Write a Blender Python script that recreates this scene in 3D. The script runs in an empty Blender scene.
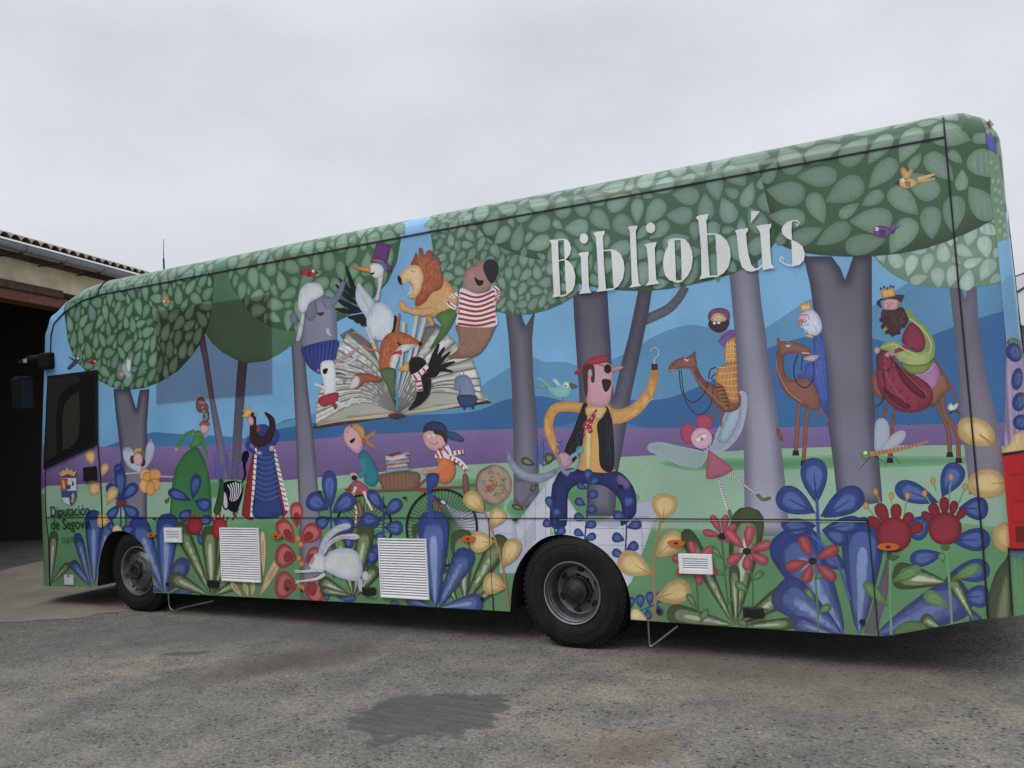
import bpy, bmesh, math, random
import numpy as np
from mathutils import Vector, Matrix
from mathutils.geometry import delaunay_2d_cdt
random.seed(7)
C = bpy.context.scene.collection
# ------------------------------------------------------------------ camera
F = 885.0; H = 1.6
VX, VY, SL = -1060.0, 514.0, 0.058
RO = math.atan(SL)
def der(x, y):
    u = x-512; v = 384-y
    return (u*math.cos(RO)+v*math.sin(RO), -u*math.sin(RO)+v*math.cos(RO))
PI_ = math.atan(-der(VX, VY)[1]/F)
def ray0(x, y):
    u, v = der(x, y)
    return (u, F*math.cos(PI_)-v*math.sin(PI_), F*math.sin(PI_)+v*math.cos(PI_))
_q = ray0(VX, VY)
YAW = math.pi-math.atan2(_q[1], _q[0])
def ray(x, y):
    a = ray0(x, y); c, s = math.cos(YAW), math.sin(YAW)
    return (c*a[0]-s*a[1], s*a[0]+c*a[1], a[2])
GZ = -.022
def gnd(x, y, z=-.022):
    a = ray(x, y); k = (z-H)/a[2]
    return (a[0]*k, a[1]*k, z)
D = gnd(577, 645, 0)[1]
def pl(x, y, Y=None):
    Y = D if Y is None else Y
    a = ray(x, y); k = Y/a[1]
    return (a[0]*k, H+a[2]*k)
cam_d = bpy.data.cameras.new("camera"); cam = bpy.data.objects.new("camera", cam_d); C.objects.link(cam)
_r = Vector(ray(512+1000, 384))-Vector(ray(512, 384)); _u = Vector(ray(512, 384-1000))-Vector(ray(512, 384))
_r.normalize(); _u.normalize(); _b = _r.cross(_u)
cam.matrix_world = Matrix(((_r.x, _u.x, _b.x, 0), (_r.y, _u.y, _b.y, 0), (_r.z, _u.z, _b.z, H), (0, 0, 0, 1)))
cam_d.sensor_width = 36; cam_d.lens = 36*F/1024; cam_d.clip_end = 3000; cam_d.clip_start = .05
bpy.context.scene.camera = cam
# ------------------------------------------------------------------ materials
def lin(c):
    c = c/255.0
    return c/12.92 if c <= .04045 else ((c+.055)/1.055)**2.4
KEXP = 0.50; KM = .67
def alb(rgb, k=None):
    k = k or KEXP
    return tuple(min(.86, lin(v)/k) for v in rgb)
def mat(name, col, rough=.6, metal=0, spec=.5, noise=0, scale=20, bump=0, coat=0):
    m = bpy.data.materials.new(name); m.use_nodes = True
    nt = m.node_tree; b = nt.nodes['Principled BSDF']
    b.inputs['Roughness'].default_value = rough; b.inputs['Metallic'].default_value = metal
    b.inputs['Specular IOR Level'].default_value = spec; b.inputs['Coat Weight'].default_value = coat
    b.inputs['Base Color'].default_value = (*col, 1)
    if noise or bump:
        tc = nt.nodes.new('ShaderNodeTexCoord'); n = nt.nodes.new('ShaderNodeTexNoise')
        n.inputs['Scale'].default_value = scale; n.inputs['Detail'].default_value = 6; n.inputs['Roughness'].default_value = .65
        nt.links.new(tc.outputs['Object'], n.inputs['Vector'])
        if noise:
            mx = nt.nodes.new('ShaderNodeMix'); mx.data_type = 'RGBA'
            mr = nt.nodes.new('ShaderNodeMapRange'); mr.inputs[1].default_value = .3; mr.inputs[2].default_value = .7
            nt.links.new(n.outputs['Fac'], mr.inputs[0]); nt.links.new(mr.outputs[0], mx.inputs[0])
            mx.inputs[6].default_value = (*[c*(1-noise) for c in col], 1); mx.inputs[7].default_value = (*[min(1, c*(1+noise)) for c in col], 1)
            nt.links.new(mx.outputs[2], b.inputs['Base Color'])
        if bump:
            bp = nt.nodes.new('ShaderNodeBump'); bp.inputs['Strength'].default_value = bump; bp.inputs['Distance'].default_value = .01
            nt.links.new(n.outputs['Fac'], bp.inputs['Height']); nt.links.new(bp.outputs['Normal'], b.inputs['Normal'])
    return m
# ------------------------------------------------------------------ object helpers
def link(o, parent=None):
    C.objects.link(o)
    if parent: o.parent = parent
    return o
def thing(name, label, cat, loc=(0, 0, 0), group=None):
    o = bpy.data.objects.new(name, None); o.location = loc; link(o)
    o['label'] = label; o['category'] = cat; o.empty_display_size = .2
    if group: o['group'] = group
    return o
def tag(o, label, cat, group=None):
    o['label'] = label; o['category'] = cat
    if group: o['group'] = group
    return o
def mk(name, verts, faces, m, parent=None, smooth=False, world=True):
    me = bpy.data.meshes.new(name); me.from_pydata([tuple(v) for v in verts], [], faces); me.materials.append(m)
    if smooth: me.polygons.foreach_set('use_smooth', [True]*len(me.polygons))
    me.update()
    o = bpy.data.objects.new(name, me); link(o, parent)
    if parent and world and parent.parent is None: o.matrix_parent_inverse = Matrix.Translation(parent.location).inverted()
    return o
class MB:
    def __init__(s): s.v = []; s.f = []
    def add(s, v, f):
        n = len(s.v); s.v += [tuple(p) for p in v]; s.f += [tuple(i+n for i in q) for q in f]; return s
    def box(s, x0, x1, y0, y1, z0, z1, b=0):
        bm = bmesh.new(); bmesh.ops.create_cube(bm, size=1)
        for v in bm.verts: v.co = ((x0+x1)/2+v.co.x*(x1-x0), (y0+y1)/2+v.co.y*(y1-y0), (z0+z1)/2+v.co.z*(z1-z0))
        if b: bmesh.ops.bevel(bm, geom=bm.edges[:], offset=b, segments=2, affect='EDGES', profile=.5)
        bm.verts.index_update()
        s.add([v.co[:] for v in bm.verts], [[v.index for v in f.verts] for f in bm.faces]); bm.free(); return s
    def tube(s, pts, r, n=8):
        pts = [Vector(p) for p in pts]; rings = []
        up = Vector((0, 0, 1))
        for i, p in enumerate(pts):
            t = (pts[min(i+1, len(pts)-1)]-pts[max(i-1, 0)]).normalized()
            a = t.cross(up)
            if a.length < .1: a = t.cross(Vector((1, 0, 0)))
            a.normalize(); b = t.cross(a); rr = r[i] if isinstance(r, (list, tuple)) else r
            rings.append([p+a*math.cos(2*math.pi*k/n)*rr+b*math.sin(2*math.pi*k/n)*rr for k in range(n)])
        v = [q for g in rings for q in g]; f = []
        for i in range(len(pts)-1):
            for k in range(n): f.append((i*n+k, i*n+(k+1) % n, (i+1)*n+(k+1) % n, (i+1)*n+k))
        f.append(tuple(range(n))); f.append(tuple((len(pts)-1)*n+k for k in range(n-1, -1, -1)))
        return s.add(v, f)
    def lathe(s, prof, cx, cz, y0, n=64):   # prof: list of (radius, y offset); axis = world Y
        v = []; f = []
        for r, y in prof:
            for k in range(n):
                a = 2*math.pi*k/n; v.append((cx+r*math.cos(a), y0+y, cz+r*math.sin(a)))
        for i in range(len(prof)-1):
            for k in range(n): f.append((i*n+k, i*n+(k+1) % n, (i+1)*n+(k+1) % n, (i+1)*n+k))
        return s.add(v, f)
    def prism(s, poly, y0, y1):   # poly in (x,z)
        n = len(poly)
        v = [(x, y0, z) for x, z in poly]+[(x, y1, z) for x, z in poly]
        f = [tuple(range(n)), tuple(range(2*n-1, n-1, -1))]+[(i, i+n, (i+1) % n+n, (i+1) % n) for i in range(n)]
        return s.add(v, f)
    def build(s, name, m, parent=None, smooth=False):
        return mk(name, s.v, s.f, m, parent, smooth)
# ------------------------------------------------------------------ bus shell: unrolled coordinates (u, s) -> surface
SEAM_TOP = [(944, 137), (640, 194), (430, 232), (160, 283.5), (99.6, 295), (82, 301), (64.5, 312.8), (54.5, 323.5)]
OM_PX = [(51.5, 335), (51, 353), (49, 415), (47.2, 480), (50.3, 586)]
right_px = [(1014, 604), (1004, 450), (998, 350), (992, 298), (981, 200), (977, 152), (975.5, 143), (970, 137), (961, 134.8)]
OM = [pl(*p) for p in right_px]+[pl(*p) for p in SEAM_TOP]+[pl(*p) for p in OM_PX]
OM = [(OM[0][0], -3.0)]+OM+[(OM[-1][0]-.0, -3.0)]
def densify(P, h):
    out = []
    for i in range(len(P)-1):
        a = np.array(P[i]); b = np.array(P[i+1]); n = max(1, int(np.linalg.norm(b-a)/h))
        for k in range(n): out.append(tuple(a+(b-a)*k/n))
    out.append(tuple(P[-1])); return out
OA = np.array(OM)                      # open chain right-bottom -> top -> left-bottom
SEG_A = OA[:-1]; SEG_B = OA[1:]
CENT = np.array([-4.5, 1.0])
def inside(poly, X):
    poly = np.asarray(poly); x, y = X[:, 0], X[:, 1]; r = np.zeros(len(X), bool)
    x0, y0 = poly[:, 0], poly[:, 1]; x1, y1 = np.roll(x0, -1), np.roll(y0, -1)
    for a, b, c, d in zip(x0, y0, x1, y1):
        if b == d: continue
        m = ((b > y) != (d > y)) & (x < (c-a)*(y-b)/(d-b)+a); r ^= m
    return r
def rad(nx, nz):
    return .165-.045*np.clip(nx, 0, 1)+.2*np.clip(-nx, 0, 1)**4
# smooth vertex normals for the chain
_t = SEG_B-SEG_A; _t = _t/np.linalg.norm(_t, axis=1)[:, None]
SEG_N = np.stack([_t[:, 1], -_t[:, 0]], 1)          # outward for this winding (right-bottom upward => +x)
VN = np.zeros_like(OA); VN[:-1] += SEG_N; VN[1:] += SEG_N; VN /= np.linalg.norm(VN, axis=1)[:, None]
def nearest(X):
    ab = SEG_B-SEG_A; L2 = (ab**2).sum(1)
    t = ((X[:, None, :]-SEG_A[None])*ab[None]).sum(2)/L2[None]; t = np.clip(t, 0, 1)
    Q = SEG_A[None]+t[..., None]*ab[None]; d = np.linalg.norm(X[:, None, :]-Q, axis=2)
    j = d.argmin(1); i = np.arange(len(X)); return Q[i, j], d[i, j], j, t[i, j]
def surf(X, off=0.0, far=False):
    """unrolled points (n,2) -> world points (n,3), pushed out by off along the surface normal"""
    X = np.asarray(X, float); Q, d, j, t = nearest(X); ins = inside(OA, X)
    n = X-Q; n = n/np.maximum(d, 1e-9)[:, None]; n[d < 1e-7] = SEG_N[j[d < 1e-7]]
    r = rad(n[:, 0], n[:, 1]); a = np.where(ins, 0, d/r); a2 = np.minimum(a, math.pi/2); ex = np.maximum(a-math.pi/2, 0)*r
    off = np.asarray(off)*np.ones(len(X))
    lv = np.array(LEV0); sn = np.interp(a2, lv, np.sin(lv)); cs = np.interp(a2, lv, np.cos(lv))   # facets shared by every layer
    k = np.where(ins, 0, (r+off)*sn)
    base = np.where(ins[:, None], X, Q)
    y = D+np.where(ins, -off, r*(1-cs)-off*cs)+ex
    P = np.stack([base[:, 0]+n[:, 0]*k, y, base[:, 1]+n[:, 1]*k], 1)
    if far: P[:, 1] = 2*D+WID-P[:, 1]
    return P
WID = 2.35
LEV0 = [0, .25, .5, .75, 1.0, 1.25, 1.5, math.pi/2]
def iso(level):   # offset chain at fraction of the quarter round
    out = []
    for i in range(len(OA)):
        r = None
        ns = []
        if i > 0: ns.append(SEG_N[i-1])
        if i < len(SEG_N): ns.append(SEG_N[i])
        if len(ns) == 2:
            a0 = math.atan2(ns[0][1], ns[0][0]); a1 = math.atan2(ns[1][1], ns[1][0])
            if a1 < a0-math.pi: a1 += 2*math.pi
            if a1 > a0:
                kk = max(1, int((a1-a0)/.06)); angs = [a0+(a1-a0)*k/kk for k in range(kk+1)]
            else: angs = [(a0+a1)/2]
        else: angs = [math.atan2(ns[0][1], ns[0][0])]
        for a in angs:
            n = np.array([math.cos(a), math.sin(a)]); out.append(tuple(OA[i]+n*rad(n[0], n[1])*level))
    return out
LEV = [0, .25, .5, .75, 1.0, 1.25, 1.5, math.pi/2]
ISO = [iso(l) for l in LEV]
def px2us(pts):
    """photo measurement -> unrolled point on the shell (ray meets side plane or the rounded edge)"""
    out = []
    for p in pts:
        x, z = pl(*p); X = np.array([[x, z]])
        if inside(OA, X)[0] or z < 0.2: out.append((x, z)); continue
        # march along the ray until it enters the rounded shell
        a = np.array(ray(*p)); o = np.array([0, 0, H]); best = None
        Q, d, j, t = nearest(X); n0 = (X-Q)[0]/max(d[0], 1e-9); r = rad(n0[0], n0[1])
        lo = None
        for k in range(1, 60):
            y = D+r*k/60.0*1.0; P = o+a*y/a[1]; XX = np.array([[P[0], P[2]]])
            Q, d, j, t = nearest(XX); n = (XX-Q)[0]/max(d[0], 1e-9)
            if inside(OA, XX)[0]: ang = math.acos(max(-1, 1-(y-D)/r)); out.append(tuple(Q[0]+n0*0)); lo = 1; break
            g = (d[0]/r)**2+((D+r-y)/r)**2
            if g <= 1.0:
                ang = math.atan2(d[0], (D+r-y)); out.append(tuple(Q[0]+n*ang*r)); lo = 1; break
        if lo is None:
            Q, d, j, t = nearest(X); out.append(tuple(Q[0]+n0*(r*1.25+max(0, d[0]-r*.75)*1.5)))
    return out
# the skirt edge and wheel arches, measured
SKIRT = [pl(*p) for p in [(1040, 612), (1011.5, 617), (978, 619.5), (890, 635.5), (882, 636), (860, 635), (720, 626), (631, 619.5)]]
ARCH_R = [pl(*p) for p in [(631, 619.5), (630.7, 610), (631, 601), (626.5, 582), (617, 563.7), (600.7, 547), (579.7, 536.8), (558.6, 533.7), (542, 538), (526, 552), (515.5, 570), (511.5, 590), (510.5, 611.5)]]
SK2 = [pl(*p) for p in [(510.5, 611.5), (380, 603.6), (153.6, 592.5)]]
ARCH_F = [pl(*p) for p in [(153.6, 592.5), (153.4, 582), (151, 564), (145, 548), (135.5, 536.5), (125.7, 531), (116, 530.5), (108, 535), (102, 548), (98.3, 568), (97, 586.4)]]
SK3 = [pl(*p) for p in [(97, 586.4), (90.5, 587), (50.5, 586.4), (30, 586)]]
def chaik(P, it=2):
    P = [tuple(p) for p in P]
    for _ in range(it):
        Q = [P[0]]
        for a, b in zip(P[:-1], P[1:]):
            Q += [(a[0]*.75+b[0]*.25, a[1]*.75+b[1]*.25), (a[0]*.25+b[0]*.75, a[1]*.25+b[1]*.75)]
        Q.append(P[-1]); P = Q
    return P
ARCH_R = chaik(ARCH_R); ARCH_F = chaik(ARCH_F)
BOT = SKIRT+ARCH_R[1:-1]+SK2+ARCH_F[1:-1]+SK3
OUTER = [p for p in ISO[-1]]
# panel in unrolled space: outer chain, cut off at the skirt
_r0 = BOT[0]; _l0 = BOT[-1]
up = [p for p in OUTER if p[1] > .45]
PANEL = [(up[0][0], BOT[0][1])]+up+[(up[-1][0], BOT[-1][1])]+[b for b in BOT[::-1] if up[-1][0] < b[0] < up[0][0]]
_f = []
for p in PANEL:
    if not _f or abs(p[0]-_f[-1][0])+abs(p[1]-_f[-1][1]) > 1e-5: _f.append(p)
PANEL = _f
def cdt_fill(poly, extra_pts=(), clip=None, iso_on=True, holes=()):
    """triangulate poly (closed) ∩ clip; returns pts array, tris"""
    P = np.asarray(poly); lo = P.min(0); hi = P.max(0)
    V = [tuple(p) for p in poly]; Ed = [(i, (i+1) % len(V)) for i in range(len(V))]
    def chain(ch, closed):
        n = len(ch)
        for i in range(n if closed else n-1):
            a = ch[i]; b = ch[(i+1) % n]
            if max(a[0], b[0]) < lo[0] or min(a[0], b[0]) > hi[0] or max(a[1], b[1]) < lo[1] or min(a[1], b[1]) > hi[1]: continue
            k = len(V); V.extend([a, b]); Ed.append((k, k+1))
    curved = iso_on and (hi[1] > 3.0 or lo[0] < OA[-1][0]+.3 or hi[0] > OA[2][0]-.3)
    if curved and iso_on:
        for ch in ISO: chain(ch, False)
    if clip is not None: chain(clip, True)
    for hp in holes: chain(hp, True)
    V.extend([tuple(p) for p in extra_pts])
    r = delaunay_2d_cdt([Vector(v) for v in V], Ed, [], 0, 1e-6, False)
    vo = np.array([v[:] for v in r[0]]); tr = np.array([tuple(f) for f in r[2] if len(f) == 3], int)
    if len(tr) == 0: return vo, tr
    cen = vo[tr].mean(1); keep = inside(P, cen)
    if clip is not None: keep &= inside(clip, cen)
    for hp in holes: keep &= ~inside(hp, cen)
    tr = tr[keep]
    if len(tr) == 0: return vo, tr
    a = vo[tr[:, 0]]; b = vo[tr[:, 1]]; c = vo[tr[:, 2]]
    ar = (b[:, 0]-a[:, 0])*(c[:, 1]-a[:, 1])-(b[:, 1]-a[:, 1])*(c[:, 0]-a[:, 0])
    tr[ar < 0] = tr[ar < 0][:, ::-1]
    tr = tr[np.abs(ar) > 1e-9]
    used = np.unique(tr); mp = -np.ones(len(vo), int); mp[used] = np.arange(len(used))
    return vo[used], mp[tr]
# ------------------------------------------------------------------ painting on the shell
LST = .00009
class Mural:
    def __init__(s): s.V = []; s.T = []; s.K = []; s.n = 0; s.boxes = []; s.lay = []
    def layer(s, P):
        lo = P.min(0); hi = P.max(0); L = 0
        if s.boxes:
            B = np.array(s.boxes); m = (B[:, 0] < hi[0]) & (B[:, 2] > lo[0]) & (B[:, 1] < hi[1]) & (B[:, 3] > lo[1])
            if m.any(): L = np.array(s.lay)[m].max()+1
        s.boxes.append((*lo, *hi)); s.lay.append(L); return L
    def add(s, poly, colf, grid=.06, clip=None, layer=None, extra=()):
        P = np.asarray(poly); lo = P.min(0); hi = P.max(0); size = max(hi-lo)
        ex = list(extra)
        if grid:
            nx = int((hi[0]-lo[0])/grid); nz = int((hi[1]-lo[1])/grid)
            if nx*nz < 30000 and nx > 0 and nz > 0:
                gx, gz = np.meshgrid(lo[0]+(np.arange(nx)+.5)*grid, lo[1]+(np.arange(nz)+.5)*grid)
                G = np.stack([gx.ravel(), gz.ravel()], 1); G = G[inside(P, G)]; ex += [tuple(g) for g in G]
        vo, tr = cdt_fill(poly, ex, clip=PANEL if clip is None else clip)
        if len(tr) == 0: return
        L = s.layer(P) if layer is None else layer
        col = colf(vo, P)
        s.V.append(surf(vo, .0015+LST*L)); s.T.append(tr+s.n); s.K.append(col); s.n += len(vo); s.maxL = max(getattr(s, 'maxL', 0), L)
    def build(s, name, m, parent):
        V = np.concatenate(s.V); T = np.concatenate(s.T); K = np.concatenate(s.K)
        me = bpy.data.meshes.new(name); me.from_pydata(V.tolist(), [], T.tolist()); me.materials.append(m)
        at = me.color_attributes.new('Col', 'FLOAT_COLOR', 'POINT')
        at.data.foreach_set('color', np.concatenate([K, np.ones((len(K), 1))], 1).ravel())
        me.polygons.foreach_set('use_smooth', [True]*len(me.polygons)); me.update()
        o = bpy.data.objects.new(name, me); link(o, parent); o.matrix_parent_inverse = Matrix.Translation(parent.location).inverted(); return o
def segdist(X, P):
    A = P; B = np.roll(P, -1, 0); ab = B-A; L2 = np.maximum((ab**2).sum(1), 1e-12)
    out = np.full(len(X), 1e9)
    for a, d, l in zip(A, ab, L2):
        t = np.clip(((X-a)*d).sum(1)/l, 0, 1); q = a+t[:, None]*d; out = np.minimum(out, ((X-q)**2).sum(1))
    return np.sqrt(out)
LN = np.vectorize(lin)
def albm(c):
    v = [lin(t) for t in c]; m = .25*v[0]+.6*v[1]+.15*v[2]
    return tuple(min(.8, (t+(m-t)*.15)/KM) for t in v)
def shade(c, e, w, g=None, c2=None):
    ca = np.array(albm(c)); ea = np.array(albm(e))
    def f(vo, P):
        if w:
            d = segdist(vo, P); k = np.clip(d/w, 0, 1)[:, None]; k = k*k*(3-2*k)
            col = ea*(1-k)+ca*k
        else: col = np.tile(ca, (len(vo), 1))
        if g:
            lo = P.min(0); hi = P.max(0); uv = (vo-lo)/np.maximum(hi-lo, 1e-6)
            t = (uv[:, 0]*g[0]+uv[:, 1]*g[1]+g[2])[:, None]
            if c2 is not None:
                t = np.clip(t, 0, 1); col = col*(1-t)+np.array(albm(c2))*t
            else: col = col*(1+t)
        return np.clip(col, .002, .86)
    return f
MU = Mural()
# crop frames used while measuring: origin and scale
CR = dict(A=(30, 340, 5.12), B=(30, 480, 5.12), C=(180, 340, 5.12), Z=(180, 480, 5.12), E=(280, 230, 4.2667), F=(300, 390, 4.6545), G=(360, 490, 5.12),
          H=(500, 340, 5.12), I=(500, 470, 4.268), J=(640, 290, 5.12), K=(640, 400, 5.12), L=(660, 500, 5.12), M=(824, 270, 5.12), N=(824, 400, 5.12),
          O=(824, 500, 5.12), P=(760, 100, 3.879), Q=(500, 160, 3.879), R=(0, 220, 5.12), X=(0, 0, 1), S=(540, 210, 7.314), T=(670, 190, 7.314),
          U=(160, 260, 7.314), W=(290, 220, 7.68), Y=(390, 210, 7.314), V=(790, 100, 4.376), a=(740, 440, 8.533), b=(30, 450, 8.533), c=(964, 100, 4.267), d=(964, 270, 4.267), e=(964, 440, 4.267), f=(0, 330, 8.533))
cur = CR['X']
def cr(k):
    global cur; cur = CR[k]
def tp(pts): return [(cur[0]+x/cur[2], cur[1]+y/cur[2]) for x, y in pts]
def spl(P, n=4):   # closed catmull-rom
    out = []; N = len(P)
    for i in range(N):
        p0, p1, p2, p3 = [np.array(P[(i+k-1) % N], float) for k in range(4)]
        for t in np.arange(n)/n:
            out.append(tuple(.5*((2*p1)+(-p0+p2)*t+(2*p0-5*p1+4*p2-p3)*t*t+(-p0+3*p1-3*p2+p3)*t**3)))
    return out
def splo(P, n=5):  # open
    P = [np.array(p, float) for p in P]; Q = [2*P[0]-P[1]]+P+[2*P[-1]-P[-2]]; out = []
    for i in range(len(P)-1):
        p0, p1, p2, p3 = Q[i:i+4]
        for t in np.arange(n)/n: out.append(.5*((2*p1)+(-p0+p2)*t+(2*p0-5*p1+4*p2-p3)*t*t+(-p0+3*p1-3*p2+p3)*t**3))
    out.append(P[-1]); return out
def dk(c, k=.72): return tuple(v*k for v in c)
def metr(px):   # metres per photo pixel near a point
    a = np.array(pl(*px)); b = np.array(pl(px[0], px[1]-4)); return np.linalg.norm(a-b)/4
def p(pts, c, e=None, w=2.2, sm=1, g=None, c2=None, grid=None):
    q = tp(pts)
    if sm: q = spl(q, 4)
    cx = sum(a[0] for a in q)/len(q); cy = sum(a[1] for a in q)/len(q); m = metr((cx, cy))
    us = px2us(q); P = np.array(us); size = (P.max(0)-P.min(0))
    gr = grid or max(.012, min(.05, min(size)/7))
    if not w and not g: gr = 0
    MU.add(us, shade(c, e or dk(c), w*m, g, c2), grid=gr)
def el(cx, cy, rx, ry, c, rot=0, e=None, w=1.6, n=18, **k):
    a = math.radians(rot)
    pts = [(cx+rx*math.cos(t)*math.cos(a)-ry*math.sin(t)*math.sin(a), cy+rx*math.cos(t)*math.sin(a)+ry*math.sin(t)*math.cos(a)) for t in [2*math.pi*i/n for i in range(n)]]
    p(pts, c, e, w, sm=0, **k)
def st(pts, w0, w1, c, wm=None, e=None, w=0, n=5, cap=False, smooth=True):
    """ribbon along a smooth line, widths in crop units"""
    q = splo(pts, n) if smooth and len(pts) > 2 else [np.array(a, float) for a in pts]
    N = len(q); L = []; Rr = []
    for i in range(N):
        t = q[min(i+1, N-1)]-q[max(i-1, 0)]; t = t/max(np.linalg.norm(t), 1e-9); nn = np.array([-t[1], t[0]]); s = i/(N-1)
        ww = (w0+(w1-w0)*s) if wm is None else (w0*(1-s)**2+2*wm*s*(1-s)*1.0+w1*s*s)
        L.append(tuple(q[i]+nn*ww/2)); Rr.append(tuple(q[i]-nn*ww/2))
    p(L+Rr[::-1], c, e, w, sm=0)
PRF = dict(n=np.array([0, .22, .47, .74, .92, 1.0, .98, .87, .66, .38, 0]), f=np.array([0, .22, .50, .78, .95, 1.0, .97, .86, .66, .40, 0]), l=np.array([0, .23, .42, .60, .76, .90, .98, 1.0, .87, .58, 0]))
def tear(b, t, wd, k=1.0, off=0.0, pr='n'):
    b = np.array(b, float); t = np.array(t, float); ax = t-b; Ln = np.linalg.norm(ax); ax /= Ln; nn = np.array([-ax[1], ax[0]])
    S = np.array([0, .08, .2, .35, .5, .63, .75, .85, .93, .98, 1.0]); Wp = PRF[pr]
    b2 = b+ax*Ln*(1-k)*.55; L2 = Ln*k
    if off: b2 = b+ax*Ln*off; L2 = Ln*k
    l = [tuple(b2+ax*L2*s+nn*wd*k*w/2) for s, w in zip(S, Wp)]; r = [tuple(b2+ax*L2*s-nn*wd*k*w/2) for s, w in zip(S, Wp)][1:-1]
    return l+r[::-1]
BL = ((38, 58, 118), (66, 90, 148), (112, 138, 184)); OL = ((58, 70, 42), (104, 122, 84), (164, 178, 152)); YE = ((168, 138, 82), (194, 168, 114), (205, 182, 132))
RD = ((142, 48, 52), (172, 72, 78), (128, 38, 42)); PK = ((150, 58, 72), (178, 84, 98), (178, 84, 98)); GR = ((70, 108, 62), (98, 134, 86), (110, 140, 100))
def lf(b, t, wd, cs=BL, rib=True, k=.64, long=False):
    pr = 'l' if long else 'n'; wd = wd*1.16 if long else wd
    p(tear(b, t, wd, pr=pr), cs[0], dk(cs[0], .8), 1.5, sm=0)
    if long:
        p(tear(b, (b[0]+(t[0]-b[0])*.88, b[1]+(t[1]-b[1])*.88), wd*.66, pr=pr), cs[1], cs[0], .9, sm=0)
        p(tear(b, (b[0]+(t[0]-b[0])*.75, b[1]+(t[1]-b[1])*.75), wd*.27, pr=pr), cs[2], cs[1], .6, sm=0)
    else:
        p(tear(b, t, wd, k), cs[1], cs[0], .9, sm=0)
        if rib:
            m = lambda s: (b[0]+(t[0]-b[0])*s, b[1]+(t[1]-b[1])*s)
            st([m(0), m(.35), m(.68)], wd*.09, wd*.03, dk(cs[0], .85))
def pod(b, t, wd, rib=True):
    p(tear(b, t, wd, pr='f'), YE[0], dk(YE[0], .88), 1.2, sm=0); p(tear(b, t, wd, .72, .16, pr='f'), YE[1], YE[0], 2, sm=0)
    if rib:
        m = lambda s: (b[0]+(t[0]-b[0])*s, b[1]+(t[1]-b[1])*s); st([m(-.05), m(.5)], wd*.07, wd*.02, (150, 110, 60))
# ================================================================== the mural, back to front
MU.add(PANEL, shade((88, 146, 188), (88, 146, 188), 0, (0, .75, -.1), (106, 156, 196)), grid=.1)
PU = (118, 100, 150); PU2 = (88, 66, 112); HA = (72, 128, 168); HB = (52, 104, 150); HC = (38, 88, 138)
# hills
cr('X')
p([(75, 450), (98, 449), (118, 442), (135, 436), (155, 432), (180, 434), (212, 435.5), (232, 437), (262, 440), (275, 425), (285, 420), (300, 417), (320, 420), (320, 460), (75, 460)], HB, w=0, sm=0)
p([(300, 417), (318, 414), (345, 408), (400, 392), (470, 390), (490, 380), (512, 366), (530, 357), (545, 362), (565, 362), (590, 368), (612, 360), (640, 345), (655, 336), (672, 329), (690, 325), (712, 328), (735, 336), (760, 331), (790, 312), (812, 299), (840, 296), (872, 306), (900, 288), (925, 280), (1040, 278), (1040, 440), (300, 445)], HA, w=0, g=(0, -.12, .02))
p([(300, 425), (400, 416), (470, 412), (505, 400), (540, 396), (570, 402), (598, 398), (640, 400), (668, 398), (700, 386), (730, 372), (760, 352), (800, 338), (830, 334), (870, 338), (905, 345), (950, 328), (1004, 311), (1045, 305), (1045, 440), (300, 445)], HC, w=0, g=(0, .12, -.02))
p([(520, 430), (560, 426), (590, 418), (630, 424), (640, 432), (520, 436)], HB, w=0)
# purple fields
p([(20, 446), (60, 446), (120, 447), (200, 446), (260, 443), (315, 439), (380, 434), (440, 431), (510, 429), (600, 428), (700, 427.7), (840, 427), (900, 425), (1005, 423), (1050, 422), (1050, 455), (1005, 449), (840, 452), (700, 460), (610, 463), (510, 470), (460, 474), (380, 485), (280, 488), (100, 492), (47, 493), (20, 494)], PU, w=0, sm=0, g=(0, -1, 1.0), c2=PU2)
# green meadow and darker grass bands
p([(30, 500), (47, 486), (103, 483), (180, 482), (282, 480.6), (317, 477.7), (380, 472), (440, 466), (482, 464), (540, 461), (620, 457), (700, 453), (766, 449), (830, 447), (882, 445.6), (960, 445), (1002, 446), (1050, 446), (1050, 680), (30, 680)], (130, 166, 142), w=0, sm=0, g=(0, -.25, .12))
for b_ in ([(660, 463), (700, 458), (760, 458), (830, 455), (880, 456), (960, 456), (975, 458), (970, 464), (900, 467), (830, 469), (740, 470), (690, 470)],
           [(47, 519), (100, 516), (150, 519), (330, 518), (440, 521), (500, 545), (512, 640), (30, 640)],
           [(300, 505), (340, 488), (420, 484), (470, 478), (500, 486), (498, 515), (430, 530), (330, 525)],
           [(630, 540), (660, 528), (720, 531), (800, 535), (870, 522), (1040, 540), (1050, 660), (600, 660)],
           [(510, 500), (560, 485), (620, 487), (640, 500), (600, 520), (520, 520)]):
    p(b_, (78, 128, 84), (100, 146, 112), 5, g=(0, .1, -.05))
p([(20, 493), (45.5, 494), (46, 505), (50, 540), (51, 590), (20, 600)], (96, 130, 96), w=0, sm=0)
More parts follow.
